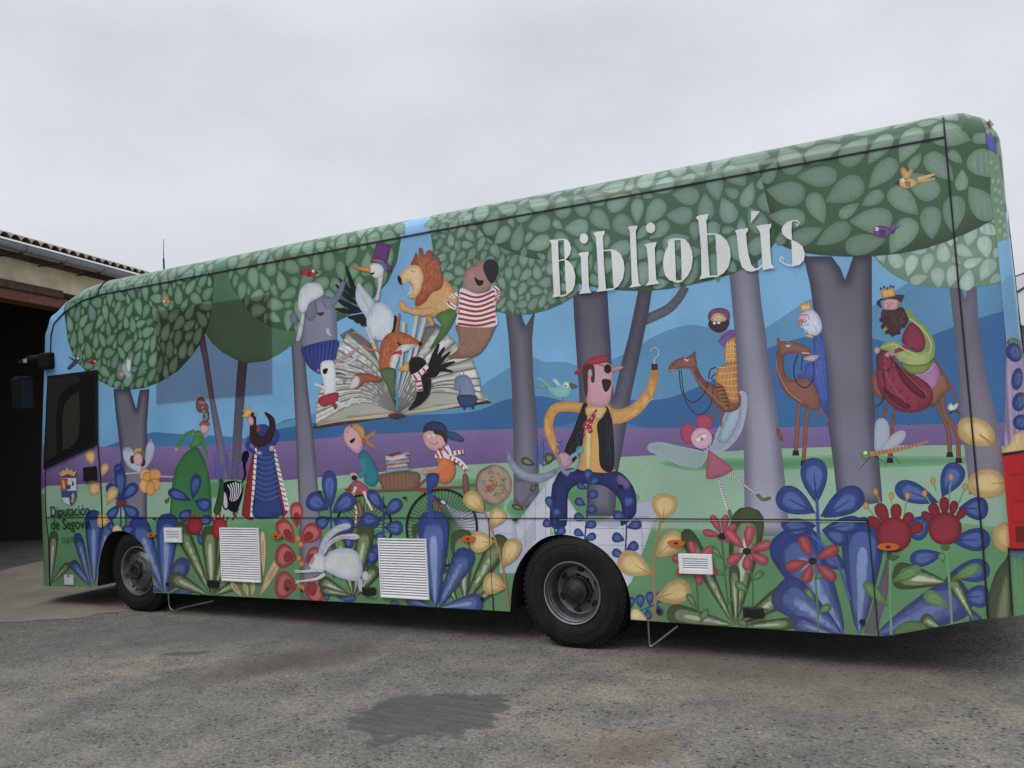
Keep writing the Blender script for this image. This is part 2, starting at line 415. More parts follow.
# bicycle road, pale sails of paper houses around the rear wheel
# -------- trunks
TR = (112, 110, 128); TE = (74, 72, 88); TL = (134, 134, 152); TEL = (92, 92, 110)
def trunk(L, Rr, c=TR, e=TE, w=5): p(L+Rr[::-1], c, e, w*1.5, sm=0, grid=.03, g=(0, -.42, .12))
cr('A')
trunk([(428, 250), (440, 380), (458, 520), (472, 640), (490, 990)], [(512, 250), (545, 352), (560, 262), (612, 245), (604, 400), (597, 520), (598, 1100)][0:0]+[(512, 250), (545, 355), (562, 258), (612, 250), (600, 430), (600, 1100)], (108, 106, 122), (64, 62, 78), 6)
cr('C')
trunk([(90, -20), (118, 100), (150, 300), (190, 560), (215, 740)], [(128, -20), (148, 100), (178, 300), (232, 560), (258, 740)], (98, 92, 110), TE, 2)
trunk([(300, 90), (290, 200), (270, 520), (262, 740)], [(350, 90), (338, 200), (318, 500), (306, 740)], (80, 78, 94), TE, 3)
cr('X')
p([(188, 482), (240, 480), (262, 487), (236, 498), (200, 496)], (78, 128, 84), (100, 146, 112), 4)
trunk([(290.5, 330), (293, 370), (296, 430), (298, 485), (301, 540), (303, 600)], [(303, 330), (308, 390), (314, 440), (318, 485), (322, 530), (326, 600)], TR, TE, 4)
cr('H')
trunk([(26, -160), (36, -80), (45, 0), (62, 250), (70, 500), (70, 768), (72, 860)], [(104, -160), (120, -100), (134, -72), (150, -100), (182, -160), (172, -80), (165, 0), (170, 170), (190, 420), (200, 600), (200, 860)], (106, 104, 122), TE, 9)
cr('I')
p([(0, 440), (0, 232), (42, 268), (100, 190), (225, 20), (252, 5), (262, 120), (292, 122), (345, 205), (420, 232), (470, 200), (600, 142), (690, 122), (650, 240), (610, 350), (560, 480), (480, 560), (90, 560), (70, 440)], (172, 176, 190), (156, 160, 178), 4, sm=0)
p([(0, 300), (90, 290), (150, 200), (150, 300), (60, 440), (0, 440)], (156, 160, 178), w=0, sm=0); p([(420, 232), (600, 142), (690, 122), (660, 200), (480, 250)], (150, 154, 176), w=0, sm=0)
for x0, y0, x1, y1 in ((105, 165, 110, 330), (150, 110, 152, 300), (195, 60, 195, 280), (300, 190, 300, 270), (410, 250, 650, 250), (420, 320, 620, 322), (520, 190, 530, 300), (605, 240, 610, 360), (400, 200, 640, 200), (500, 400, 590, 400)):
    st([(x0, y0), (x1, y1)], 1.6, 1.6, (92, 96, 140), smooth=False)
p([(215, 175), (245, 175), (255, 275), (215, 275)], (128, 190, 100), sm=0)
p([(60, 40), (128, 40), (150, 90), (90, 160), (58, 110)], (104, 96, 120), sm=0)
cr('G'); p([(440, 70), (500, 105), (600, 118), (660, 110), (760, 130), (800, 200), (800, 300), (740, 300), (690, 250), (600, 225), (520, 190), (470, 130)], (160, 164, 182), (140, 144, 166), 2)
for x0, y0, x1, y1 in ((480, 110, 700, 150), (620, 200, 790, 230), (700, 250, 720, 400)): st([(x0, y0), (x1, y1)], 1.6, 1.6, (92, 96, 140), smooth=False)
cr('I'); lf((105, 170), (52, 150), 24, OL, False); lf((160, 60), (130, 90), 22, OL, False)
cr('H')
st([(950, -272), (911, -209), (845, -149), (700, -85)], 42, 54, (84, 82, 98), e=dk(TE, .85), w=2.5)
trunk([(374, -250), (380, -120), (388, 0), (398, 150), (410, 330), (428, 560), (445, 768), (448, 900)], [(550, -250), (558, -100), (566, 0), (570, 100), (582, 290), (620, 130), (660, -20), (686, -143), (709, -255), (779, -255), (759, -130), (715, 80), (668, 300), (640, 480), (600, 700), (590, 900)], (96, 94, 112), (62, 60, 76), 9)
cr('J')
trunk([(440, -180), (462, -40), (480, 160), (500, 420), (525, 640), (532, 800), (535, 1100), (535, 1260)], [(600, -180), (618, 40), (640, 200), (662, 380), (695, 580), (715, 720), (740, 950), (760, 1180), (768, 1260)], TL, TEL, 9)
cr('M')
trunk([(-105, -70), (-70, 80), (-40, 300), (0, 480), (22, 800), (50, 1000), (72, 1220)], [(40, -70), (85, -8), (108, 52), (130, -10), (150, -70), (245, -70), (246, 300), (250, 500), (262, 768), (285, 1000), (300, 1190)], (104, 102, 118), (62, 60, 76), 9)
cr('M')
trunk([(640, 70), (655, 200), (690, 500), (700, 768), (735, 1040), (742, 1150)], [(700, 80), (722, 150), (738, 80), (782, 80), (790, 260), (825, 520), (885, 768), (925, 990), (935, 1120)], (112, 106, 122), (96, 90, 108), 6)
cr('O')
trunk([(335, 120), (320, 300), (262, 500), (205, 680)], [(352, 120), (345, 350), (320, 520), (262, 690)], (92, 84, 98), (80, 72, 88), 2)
# -------- canopies with packed leaves
def canopy(px, bg, bg2, lc, le, L0, L1, gap, tries, seed, asp=.58, ang=None, avoid=(), shift=None):
    us = px2us(px); P = np.array(us); MU.add(us, shade(bg, bg2, .12), grid=.08)
    rnd = random.Random(seed); rs = np.random.RandomState(seed); lo = P.min(0); hi = P.max(0)
    X = lo+rs.rand(int(tries*2.5), 2)*(hi-lo); k = inside(P, X) & inside(PANEL, X)
    for a in avoid: k &= ~inside(np.array(px2us(a)), X)
    X = X[k]; ED = segdist(X, P); ED[X[:, 1] > 3.2] = 9
    CX = np.zeros((0, 2)); CRr = np.zeros(0); out = []; N = len(X)
    circ = lambda x, z, ax, Ln, wd: (np.array([[x, z]])+np.array([[.2], [-.06], [-.3]])*Ln*ax, np.array([.5, .44, .25])*wd)
    for k in range(N):
        Ln = L1+(L0-L1)*max(0, 1-k/(N*.7))*rnd.uniform(.8, 1); x, z = X[k]
        if ED[k] < Ln*.35: continue
        if len(CX) and (np.linalg.norm(CX-X[k], axis=1)-CRr).min() < Ln*asp*.3+gap: continue
        for q in range(8):
            a = rnd.uniform(0, 2*math.pi) if ang is None else math.radians(ang)+rnd.gauss(0, .6)+(math.pi if rnd.random() < .2 else 0)
            ax = np.array([math.cos(a), math.sin(a)]); wd = Ln*asp*rnd.uniform(.85, 1.1); ce, rr = circ(x, z, ax, Ln, wd)
            if len(CX) and (np.linalg.norm(CX[:, None]-ce[None], axis=2)-CRr[:, None]-rr[None]).min() < gap: continue
            CX = np.concatenate([CX, ce]); CRr = np.concatenate([CRr, rr]); out.append([x, z, ax, Ln, wd]); break
    for rep in range(16):   # let every leaf swell into the gaps left around it
        sl, sw = ((1.05, 1.05), (1.0, 1.06))[rep % 2]
        for i, (x, z, ax, Ln, wd) in enumerate(out):
            if Ln*sl > L0*1.15 or wd*sw > Ln*sl*.78: continue
            for jx, jz in ((0, 0), (.006, 0), (-.006, 0), (0, .006), (0, -.006)):
                ce, rr = circ(x+jx, z+jz, ax, Ln*sl, wd*sw); m = np.linalg.norm(CX-np.array([x, z]), axis=1) < .4; m[3*i:3*i+3] = False
                if z+jz < 3.15 and (segdist(ce, P) < rr*1.02).any(): continue
                if not m.any() or (np.linalg.norm(CX[m][:, None]-ce[None], axis=2)-CRr[m][:, None]-rr[None]).min() > gap: out[i] = [x+jx, z+jz, ax, Ln*sl, wd*sw]; CX[3*i:3*i+3] = ce; CRr[3*i:3*i+3] = rr; break
    for x, z, ax, Ln, wd in out:
        pts = tear((x-ax[0]*Ln/2, z-ax[1]*Ln/2), (x+ax[0]*Ln/2, z+ax[1]*Ln/2), wd, pr='f')
        t = rnd.uniform(-1, 1); kz = shift(x, z) if shift else 1.0
        c = tuple((v*.9+v0*.06)*(1+.07*t)*kz for v, v0 in zip(lc, (150, 150, 150))); e = tuple(v*.90*(1+.05*t)*kz for v in le)
        MU.add(pts, shade(c, e, wd*.22), grid=.03, clip=PANEL)
def above(x0, x1, dy=-45): # roof line pixels
    return (x0, 0), (x1, 0)
C3 = [(222, 246), (226, 262), (231, 285), (240, 300), (252, 315), (268, 326), (285, 331), (302, 332), (325, 328), (350, 315), (372, 300), (388, 282), (397, 262), (401, 240), (403, 222), (404, 205), (300, 215), (222, 232)]
C1 = [(66, 285), (65, 306), (65.5, 320), (68, 340), (72, 352), (78, 363), (88, 373), (98, 380), (112, 387), (127, 390), (145, 388), (160, 382), (178, 371), (192, 356), (203, 340), (210, 322), (213, 300), (214.5, 280), (216, 262), (217, 240), (140, 245), (66, 265)]
C2 = [(205, 250), (205, 332), (212, 343), (222, 352), (236, 360), (250, 363), (266, 361), (280, 354), (291, 346), (305, 336), (305, 240)]
C4 = [(429, 200), (430, 222), (431, 235), (434, 255), (440, 275), (452, 292), (470, 303), (490, 310), (510, 314.5), (530, 314.5), (548, 310), (562, 304), (578, 294), (580, 260), (560, 200), (500, 180)]
C5 = [(465, 190), (467, 212), (472, 222), (485, 236), (500, 247), (515, 254), (532, 258.5), (552, 262), (566, 275), (580, 284), (600, 288), (622, 290.5), (645, 291), (668, 289), (690, 285), (712, 280), (735, 273), (755, 263), (770, 250), (778, 238), (795, 150), (700, 140)]
C6 = [(742, 100), (752, 150), (768, 205), (777, 242), (785, 247), (800, 252), (820, 255), (846, 256.5), (875, 256), (900, 253.5), (925, 248.5), (948, 241), (965, 234), (980, 227), (996, 218), (1004, 212), (1030, 200), (1030, 80), (900, 70)]
C7 = [(870, 250), (875, 257), (881, 265), (892, 274), (905, 281), (920, 285.5), (940, 287.5), (962, 288), (985, 286), (1001.5, 283), (1000, 212), (960, 228)]
DG = (62, 98, 70)
canopy(C2, (66, 104, 78), (62, 98, 74), (66, 104, 78), (66, 104, 78), .1, .1, .1, 0, 1)
canopy(C3, (54, 90, 62), (46, 80, 54), (102, 138, 112), (92, 128, 102), .2, .085, .012, 5000, 3, .6, 100)
canopy(C1, (46, 80, 54), (40, 72, 46), (100, 136, 114), (90, 126, 104), .185, .07, .010, 7000, 4, .55, 250)
canopy(C4, (62, 92, 72), (56, 86, 64), (108, 140, 124), (98, 130, 114), .115, .05, .006, 9000, 5, .6, None, avoid=(C5,))
canopy(C7, (96, 126, 106), (88, 118, 98), (148, 172, 160), (140, 164, 152), .13, .06, .010, 4000, 8, .6, 80, avoid=(C6,))
canopy(C5, (56, 90, 66), (44, 74, 50), (106, 138, 122), (96, 128, 112), .2, .08, .012, 7000, 6, .62, None, avoid=(C6,))
canopy(C6, (54, 84, 60), (40, 66, 44), (98, 128, 108), (90, 120, 100), .24, .1, .014, 6000, 7, .6, None, shift=lambda x, z: 1+.07*(x+1.0))
# rear corner strip of the wrap: another print turns the corner
cr('c')
p([(85, 30), (92, 150), (112, 330), (112, 392), (140, 620), (185, 600), (160, 340), (128, 150), (120, 70)], (104, 132, 104), w=0, sm=0)
for (x, y, a) in [(100, 110, 60), (120, 200, 80), (115, 270, 110), (135, 290, 60), (120, 350, 80), (145, 350, 100), (130, 385, 70), (150, 395, 110), (135, 430, 90), (155, 440, 70), (142, 475, 60), (160, 490, 100), (150, 520, 80), (168, 540, 60), (152, 560, 120), (170, 580, 70)]:
    lf((x, y+16), (x+math.cos(math.radians(a))*8, y-16), 20, ((128, 158, 126),)*3, rib=False)
p([(88, 145), (104, 150), (108, 135), (118, 150), (132, 190), (138, 232), (120, 220), (104, 215), (96, 196)], (78, 84, 160))
cr('d')
p([(140, -115), (175, -130), (215, -160), (222, 60), (236, 300), (180, 310), (165, 150)], (104, 158, 196), w=0, sm=0)
p([(160, 60), (180, 30), (205, 20), (236, 330), (186, 330)], (92, 142, 180), w=0, sm=0)
p([(178, 310), (200, 292), (218, 292), (236, 305), (245, 340), (290, 760), (170, 770)], (150, 132, 168), w=2, sm=0)
p([(178, 310), (200, 290), (225, 296), (240, 330), (200, 325)], (92, 122, 84))
for bx, by, rx, ry, rt in ((212, 352, 34, 42, -20), (224, 465, 24, 48, 8), (234, 562, 30, 42, 15), (240, 650, 34, 34, -10)):
    el(bx, by, rx, ry, BL[0], rt); el(bx+3, by, rx*.62, ry*.66, BL[1], rt); st([(bx-12, by+18), (bx, by), (bx+6, by-14)], 5, 2, BL[0])
cr('e')
p([(165, 55), (195, 15), (215, -25), (300, -40), (300, 60)], YE[1], YE[0], 3)
# -------- birds
def bird(x, y, s, c, fl=1, wing=None, beak=(200, 150, 60)):
    q = lambda pts: [(x+a*s*fl, y+b*s) for a, b in pts]
    p(q([(-30, -2), (-46, -14), (-40, 4), (-30, 8)]), dk(c, .85))
    p(q([(-34, 0), (-15, -14), (8, -16), (22, -8), (20, 10), (0, 18), (-20, 12)]), c)
    p(q([(22, -6), (38, 2), (21, 6)]), beak, sm=0)
    p(q([(-12, -2), (4, -4), (2, 10), (-10, 12)]), dk(c, .8))
    el(x+12*s*fl, y-7*s, 6*s, 6*s, (200, 205, 215), w=0, n=10); el(x+14*s*fl, y-7*s, 2*s, 2*s, (30, 30, 40), w=0, n=6)
    if wing: p(q([(-6, -10), (-22, -38), (-10, -42), (-4, -34), (8, -46), (18, -40), (10, -12)]), wing)
cr('R')
p([(365, 735), (385, 715), (402, 700), (412, 712), (395, 735), (360, 765), (345, 760)], (74, 66, 78)); p([(352, 700), (362, 702), (392, 720), (380, 724)], (90, 74, 84)); el(400, 708, 6, 5, (190, 195, 200), w=0)
bird(478, 728, .72, (168, 44, 62)); bird(850, 418, .72, (200, 150, 80), -1, (190, 140, 70))
cr('W'); bird(158, 405, 1.9, (160, 40, 54), beak=(70, 70, 90))
cr('V')
bird(510, 362, 1.45, (184, 148, 92), -1, (178, 142, 84), (60, 70, 90)); st([(560, 350), (600, 336), (634, 325)], 22, 6, (184, 148, 92)); st([(560, 356), (610, 350), (636, 342)], 12, 4, (174, 138, 82))
bird(398, 575, 1.5, (104, 66, 130), -1, None, (190, 150, 90)); st([(440, 565), (465, 545), (478, 528)], 16, 4, (104, 66, 130)); st([(445, 568), (470, 558), (488, 545)], 10, 3, (96, 60, 122))
cr('A')
p([(470, 150), (476, 120), (494, 122), (500, 150), (520, 168), (524, 200), (500, 198), (486, 180)], (150, 156, 170)); p([(492, 130), (500, 88), (510, 100), (520, 98), (516, 160), (500, 160)], (190, 196, 206)); el(470, 175, 14, 14, (176, 130, 140))
el(588, 150, 10, 8, (130, 160, 150)); el(594, 152, 5, 4, (20, 24, 24), w=0)
# -------- left: fairy with orange skirt, green lady
cr('A')
p([(572, 680), (520, 660), (485, 620), (476, 570), (490, 550), (520, 555), (548, 600), (572, 650)], (160, 168, 190), (130, 138, 160), 1.5)
p([(575, 665), (590, 600), (595, 550), (612, 520), (634, 528), (637, 570), (620, 620), (595, 655)], (150, 160, 188), (130, 138, 160), 1.5)
el(618, 514, 7, 8, (190, 150, 160)); el(526, 612, 13, 22, (82, 44, 48)); el(580, 625, 13, 22, (82, 44, 48)); el(554, 610, 24, 34, (186, 150, 160), -8)
p([(536, 590), (536, 560), (560, 550), (580, 560), (590, 590), (572, 580), (556, 572)], (190, 150, 80)); p([(570, 575), (575, 555), (590, 570), (580, 590)], (80, 120, 60))
st([(470, 700), (490, 685), (560, 680)], 7, 7, (176, 150, 166)); st([(670, 698), (720, 700), (770, 696)], 6, 6, (176, 150, 166))
for x, y, rx, ry in ((590, 690, 28, 34), (640, 690, 32, 32), (590, 745, 30, 38), (640, 740, 30, 34), (618, 760, 24, 40), (600, 700, 22, 26)):
    el(x, y, rx, ry, (206, 136, 62) if x > 595 else (200, 150, 90))
p([(715, 960), (718, 860), (735, 700), (770, 610), (820, 560), (850, 545), (885, 590), (915, 680), (930, 800), (925, 930), (860, 950), (790, 965)], (48, 104, 58), (34, 82, 44), 5, g=(0, -.2, .15))
p([(815, 550), (835, 510), (850, 465), (880, 470), (885, 500), (862, 545)], (62, 122, 64)); st([(845, 465), (790, 490), (762, 535), (748, 550)], 22, 14, (56, 112, 58)); st([(872, 490), (892, 545), (908, 590)], 26, 14, (56, 112, 58))
el(750, 560, 10, 12, (180, 130, 140)); el(893, 455, 22, 26, (184, 142, 146)); el(900, 492, 8, 10, (184, 142, 146)); p([(870, 440), (872, 422), (900, 408), (920, 425), (916, 440), (890, 432)], (150, 92, 50))
for x, y, rx, ry in ((876, 332, 27, 42), (900, 345, 16, 22), (903, 392, 17, 32), (905, 372, 14, 12)): el(x, y, rx, ry, (124, 62, 46))
for x, y in ((874, 318), (890, 322), (885, 345), (892, 365), (902, 380), (900, 405), (906, 392)): el(x, y, 8, 7, (60, 130, 140), w=0, n=10)
p([(690, 480+340), (705, 812), (716, 800), (712, 830), (696, 838)], (70, 110, 60))
p([(940, 880), (960, 800), (975, 720), (985, 800), (975, 890)], (40, 74, 46))
# little blue bluebells by the trunks
rb = random.Random(5)
def bells(cx, y0, y1, w, s, c=(62, 82, 162)):
    st([(cx, y1), (cx+2, y0)], s*.5, s*.3, (44, 60, 110))
    k = 0; y = y0
    while y < y1:
        for sd in (-1, 1):
            el(cx+sd*w*rb.uniform(.5, 1), y+rb.uniform(-s, s), s*1.1, s*.75, c, rot=sd*-30, w=0, n=8)
        y += s*2.4
cr('C'); bells(183, 565, 700, 10, 5); bells(240, 545, 650, 16, 6); bells(215, 640, 740, 14, 6); bells(292, 620, 700, 16, 6)
# zebra
p([(215, 760), (225, 735), (250, 722), (290, 720), (318, 740), (322, 790), (300, 860), (270, 880), (235, 850), (238, 800)], (20, 20, 26))
for k in range(6): st([(246+k*13, 726+abs(k-3)*5), (262+k*10, 775), (256+k*8, 832-abs(k-2)*6)], 6, 3, (186, 190, 198))
p([(212, 800), (218, 770), (240, 775), (252, 810), (250, 850), (236, 872), (218, 850)], (24, 24, 30)); st([(222, 785), (232, 820), (238, 858)], 6, 5, (186, 190, 198)); st([(262, 860), (284, 895), (266, 925)], 7, 5, (20, 20, 26)); st([(285, 860), (296, 890)], 6, 5, (20, 20, 26))
p([(222, 780), (238, 790), (246, 850), (232, 862), (220, 830)], (170, 174, 186)); st([(318, 730), (335, 690), (330, 640), (345, 590), (335, 570)], 8, 24, (18, 18, 24)); el(334, 600, 18, 34, (18, 18, 24), 10)
cr('Z'); st([(272, 110), (300, 150), (270, 170)], 8, 5, (20, 20, 26)); el(282, 180, 12, 9, (140, 40, 50), 30); p([(195, 120), (205, 40), (200, 0), (222, 0), (226, 60), (222, 120)], (40, 78, 44))
# bearded king
cr('C')
p([(385, 545), (365, 620), (340, 740), (318, 880), (330, 905), (378, 915), (380, 760)], (130, 34, 44)); p([(470, 545), (500, 610), (525, 720), (550, 870), (545, 890), (520, 900), (490, 740)], (130, 34, 44))
for a, b_ in (((392, 548), (372, 905)), ((478, 545), (552, 870))):
    st([a, b_], 14, 24, (200, 204, 210), smooth=False)
    for k in range(13):
        t = k/13.; x = a[0]+(b_[0]-a[0])*t; y = a[1]+(b_[1]-a[1])*t; st([(x-10, y), (x+10, y+9)], 5, 5, (24, 24, 30), smooth=False)
p([(400, 470), (455, 460), (478, 540), (492, 680), (512, 800), (530, 880), (505, 905), (450, 915), (375, 900), (385, 760), (395, 600)], (42, 62, 120), (28, 44, 92), 3)
for k in range(9): st([(395-k, 590+k*26), (440, 604+k*27), (488+k*3, 588+k*26)], 5, 5, (70, 92, 150))
st([(375, 500), (345, 545), (400, 585)], 26, 16, (36, 56, 124)); st([(470, 455), (498, 480), (488, 520), (462, 550)], 30, 18, (36, 56, 124)); el(405, 578, 18, 10, (182, 140, 150), 10); el(470, 555, 14, 16, (182, 140, 150)); p([(392, 440), (440, 432), (460, 460), (420, 480)], (36, 56, 124))
p([(362, 395), (358, 460), (362, 515), (392, 548), (440, 540), (475, 505), (490, 450), (485, 405), (460, 378), (432, 370), (455, 410), (455, 450), (430, 490), (400, 480), (392, 430), (388, 380), (372, 372)], (54, 34, 38), dk((54, 34, 38), .8))
el(364, 414, 15, 24, (186, 142, 150), -10); el(388, 383, 8, 9, (186, 142, 150)); p([(316, 390), (330, 376), (318, 356), (340, 360), (332, 336), (352, 352), (360, 332), (366, 360), (374, 368), (346, 400), (330, 396)], (208, 160, 74), sm=0)
p([(395, 440), (405, 432), (416, 444), (408, 470), (398, 462)], (168, 44, 50))
# -------- the open book
cr('X')
p([(313, 427), (318, 423), (398, 414), (487, 400), (492.5, 403), (404, 415), (398, 419.5), (390, 417.5), (314, 429)], (78, 42, 40), w=1, sm=0)
p([(316, 426), (345, 415), (372, 410), (398, 414), (389, 417), (340, 422)], (166, 164, 132), w=1)
p([(400, 414), (430, 404), (455, 401), (478, 397), (488, 400), (440, 410), (406, 414.5)], (166, 164, 132), w=1)
def page(tip0, tip1, base, bend, c, e=(112, 112, 110)):
    a = splo([base, ((base[0]+tip0[0])/2+bend[0], (base[1]+tip0[1])/2+bend[1]), tip0], 6); b = splo([tip1, ((base[0]+tip1[0])/2+bend[0], (base[1]+tip1[1])/2+bend[1]), base], 6)
    p([tuple(v) for v in a+b[:-1]], c, e, .9, sm=0)
B0 = (397, 413)
p([(316, 425), (322, 410), (345, 400), (372, 398), (398, 413), (385, 414), (350, 418)], (150, 150, 140), w=1, sm=0); p([(399, 413), (425, 392), (482, 390), (486, 399), (440, 406)], (150, 150, 140), w=1, sm=0)
tips = [(348, 333), (343, 341), (338, 350), (334, 359), (330, 367), (326, 376), (322, 385), (319, 394), (317, 403), (316, 413), (316, 424)]
p([(396, 412), (340, 335), (352, 328), (372, 345), (396, 400)], (92, 92, 96), w=1, sm=0)
for i in range(10):
    c = (206-i*2, 206-i*2, 198-i*2) if i % 2 else (176, 176, 166)
    page(tips[i], tips[i+1], B0, (9-i*.6, -7-i*1.0), c)
    st([B0, ((B0[0]+tips[i][0])/2+9-i*.6, (B0[1]+tips[i][1])/2-7-i), tips[i]], .5, 1.3, (92, 92, 90)); st([B0, ((B0[0]*.5+(tips[i][0]+tips[i+1][0])*.25)+9-i*.6, (B0[1]*.5+(tips[i][1]+tips[i+1][1])*.25)-7-i), ((tips[i][0]+tips[i+1][0])/2, (tips[i][1]+tips[i+1][1])/2)], .3, .8, (124, 124, 120))
tipr = [(436, 328), (447, 334), (456, 342), (464, 352), (472, 358), (476, 368), (480, 378), (481, 386), (482, 392), (484, 400)]
p([(398, 412), (422, 330), (434, 322), (446, 330), (420, 380)], (96, 96, 100), w=1, sm=0)
for i in range(9):
    page(tipr[i], tipr[i+1], B0, (-6, -3-i*1.4), (202-i*2, 202-i*2, 192-i*2) if i % 2 else (172, 172, 162))
    st([B0, ((B0[0]+tipr[i][0])/2-6, (B0[1]+tipr[i][1])/2-3-i*1.4), tipr[i]], .5, 1.3, (92, 92, 90))
for a, b_ in (((366, 322), (396, 400)), ((388, 316), (396, 390)), ((418, 316), (399, 398)), ((426, 318), (400, 398)), ((405, 322), (398, 390))):
    st([a, ((a[0]+b_[0])/2+1, (a[1]+b_[1])/2+3), b_], 5, 1.5, (168, 168, 164)); st([(a[0]+1.5, a[1]), ((a[0]+b_[0])/2+2.5, (a[1]+b_[1])/2+3), b_], 1, .8, (96, 96, 100))
el(397, 415.5, 8.5, 2.4, (84, 44, 42), w=0)
# stork with purple hat
cr('E')
for a, b_ in (((350, 322), (282, 150)), ((345, 300), (252, 205)), ((340, 320), (238, 232)), ((345, 340), (232, 285)), ((352, 345), (232, 336)), ((362, 362), (290, 372)), ((368, 375), (318, 385)), ((372, 385), (345, 400)), ((376, 390), (364, 404))):
    st([a, ((a[0]+b_[0])/2-4, (a[1]+b_[1])/2+6), b_], 10, 6, (22, 24, 34), wm=38)
p([(326, 300), (334, 226), (360, 250), (400, 300), (412, 340), (396, 385), (370, 372)], (168, 176, 190), (140, 148, 166), 2)
p([(412, 180), (440, 172), (444, 200), (432, 260), (424, 300), (408, 300), (420, 240), (416, 205)], (178, 186, 198))
p([(376, 420), (372, 370), (395, 325), (425, 308), (460, 325), (492, 365), (497, 410), (480, 450), (440, 472), (400, 462)], (176, 184, 198), (146, 152, 170), 4)
p([(488, 368), (500, 372), (500, 420), (482, 452), (462, 462), (484, 420)], (20, 22, 30)); p([(386, 180), (384, 158), (400, 140), (430, 146), (446, 168), (440, 196), (418, 208), (398, 200)], (192, 198, 208))
p([(300, 156), (388, 158), (388, 184), (340, 172)], (196, 122, 56), sm=0); p([(398, 122), (414, 54), (475, 66), (458, 138)], (88, 42, 106), sm=0); p([(390, 140), (402, 126), (462, 140), (476, 176), (452, 168), (438, 146)], (104, 52, 112)); p([(402, 122), (432, 126), (430, 142), (398, 134)], (176, 76, 104), sm=0)
for k in range(3): el(436+k*8, 136+k*14, 10, 6, (40, 110, 140), 40*k, w=0)
p([(388, 184), (402, 182), (408, 174), (404, 188), (394, 192)], (20, 20, 24))
# -------- elephant in a turban
cr('E')
p([(70, 465), (95, 345), (88, 300), (104, 262), (140, 240), (150, 330), (112, 350), (100, 420), (88, 465)], (178, 182, 192))
p([(50, 398), (42, 370), (60, 350), (76, 372), (74, 405)], (96, 98, 126))
p([(98, 500), (98, 440), (106, 370), (122, 320), (150, 290), (190, 278), (222, 292), (236, 330), (244, 420), (244, 480), (240, 520), (170, 520)], (112, 114, 136), (88, 90, 112), 5)
p([(106, 350), (122, 300), (150, 300), (160, 350), (140, 388), (116, 380)], (98, 100, 122))
p([(184, 290), (222, 288), (240, 270), (262, 222), (278, 222), (276, 248), (258, 290), (232, 325), (205, 335), (188, 325)], (104, 108, 134), (82, 84, 110), 2)
p([(80, 330), (80, 285), (90, 250), (122, 226), (165, 228), (184, 250), (186, 276), (160, 292), (126, 312), (112, 345), (90, 350)], (182, 186, 192), (150, 154, 164), 3)
p([(98, 500), (243, 468), (244, 520), (232, 580), (200, 615), (165, 612), (125, 585), (104, 545)], (46, 62, 128), (32, 44, 98), 3)
for k in range(8): st([(108+k*18, 502-k*4), (116+k*15, 545), (145+k*8, 598)], 5, 2, (26, 34, 84))
p([(160, 354), (190, 352), (182, 364), (170, 366)], (90, 28, 40)); el(208, 432, 9, 18, (150, 152, 170), -15); st([(200, 420), (204, 440), (222, 452)], 3, 3, (180, 182, 196)); el(182, 308, 2.4, 2.4, (20, 20, 30), w=0); st([(236, 612), (260, 612), (284, 622)], 12, 3, (40, 56, 120))
# rabbit in red shorts
cr('E')
p([(228, 556), (262, 545), (300, 520), (335, 500), (340, 508), (310, 530), (268, 556), (240, 566)], (186, 150, 170)); p([(235, 575), (280, 565), (330, 535), (338, 542), (300, 572), (250, 585)], (186, 190, 200))
p([(174, 590), (178, 566), (200, 556), (228, 560), (238, 600), (240, 690), (225, 705), (192, 702), (186, 640), (176, 612)], (188, 192, 204), (160, 164, 178), 3)
p([(164, 735), (178, 710), (246, 692), (250, 720), (240, 768), (222, 745), (190, 755)], (150, 40, 56)); p([(184, 596), (206, 590), (200, 612), (188, 614)], (20, 20, 26)); el(165, 600, 6, 8, (186, 110, 130)); st([(150, 658), (180, 668), (200, 680)], 8, 10, (180, 184, 196)); st([(236, 640), (262, 640)], 10, 6, (180, 184, 196))
st([(240, 735), (290, 750), (310, 720), (345, 740)], 12, 8, (176, 180, 192)); p([(300, 660), (325, 615), (375, 612), (438, 634), (420, 650), (370, 648), (345, 668), (318, 680)], (140, 78, 48)); p([(296, 680), (300, 655), (325, 620), (345, 640), (330, 672)], (184, 180, 180))
cr('E')
# lion
cr('E')
p([(575, 290), (600, 250), (640, 210), (690, 200), (720, 220), (745, 260), (762, 300), (740, 340), (700, 366), (640, 372), (590, 350)], (178, 138, 82), (150, 108, 56), 4)
cr('E')
p([(572, 120), (582, 96), (592, 118), (596, 78), (610, 82), (615, 108), (636, 86), (660, 96), (652, 122), (680, 118), (686, 160), (700, 210), (690, 250), (650, 270), (620, 310), (580, 322), (590, 240), (600, 160), (560, 152)], (148, 76, 46), (120, 56, 34), 4)
p([(512, 200), (530, 170), (566, 150), (600, 158), (614, 200), (608, 240), (588, 280), (560, 292), (545, 270), (568, 250), (556, 222), (530, 230), (516, 222)], (196, 168, 120), (170, 134, 84), 4)
el(513, 214, 8, 20, (20, 20, 26), -15); p([(524, 238), (545, 222), (562, 232), (562, 258), (545, 276)], (100, 150, 186), w=0); st([(562, 240), (560, 262), (546, 278)], 5, 4, (206, 210, 216))
p([(508, 320), (512, 302), (530, 306), (552, 330), (600, 335), (660, 330), (650, 360), (590, 366), (545, 352), (520, 342)], (190, 142, 80), (160, 112, 56), 2); p([(625, 365), (640, 362), (662, 395), (655, 412), (640, 408), (632, 390)], (178, 130, 72))
p([(665, 368), (700, 345), (745, 335), (752, 370), (720, 430), (680, 480), (640, 510), (668, 460), (690, 410)], (70, 106, 52), (52, 84, 38), 3); st([(562, 176), (572, 180), (580, 174)], 2.5, 2.5, (90, 60, 50))
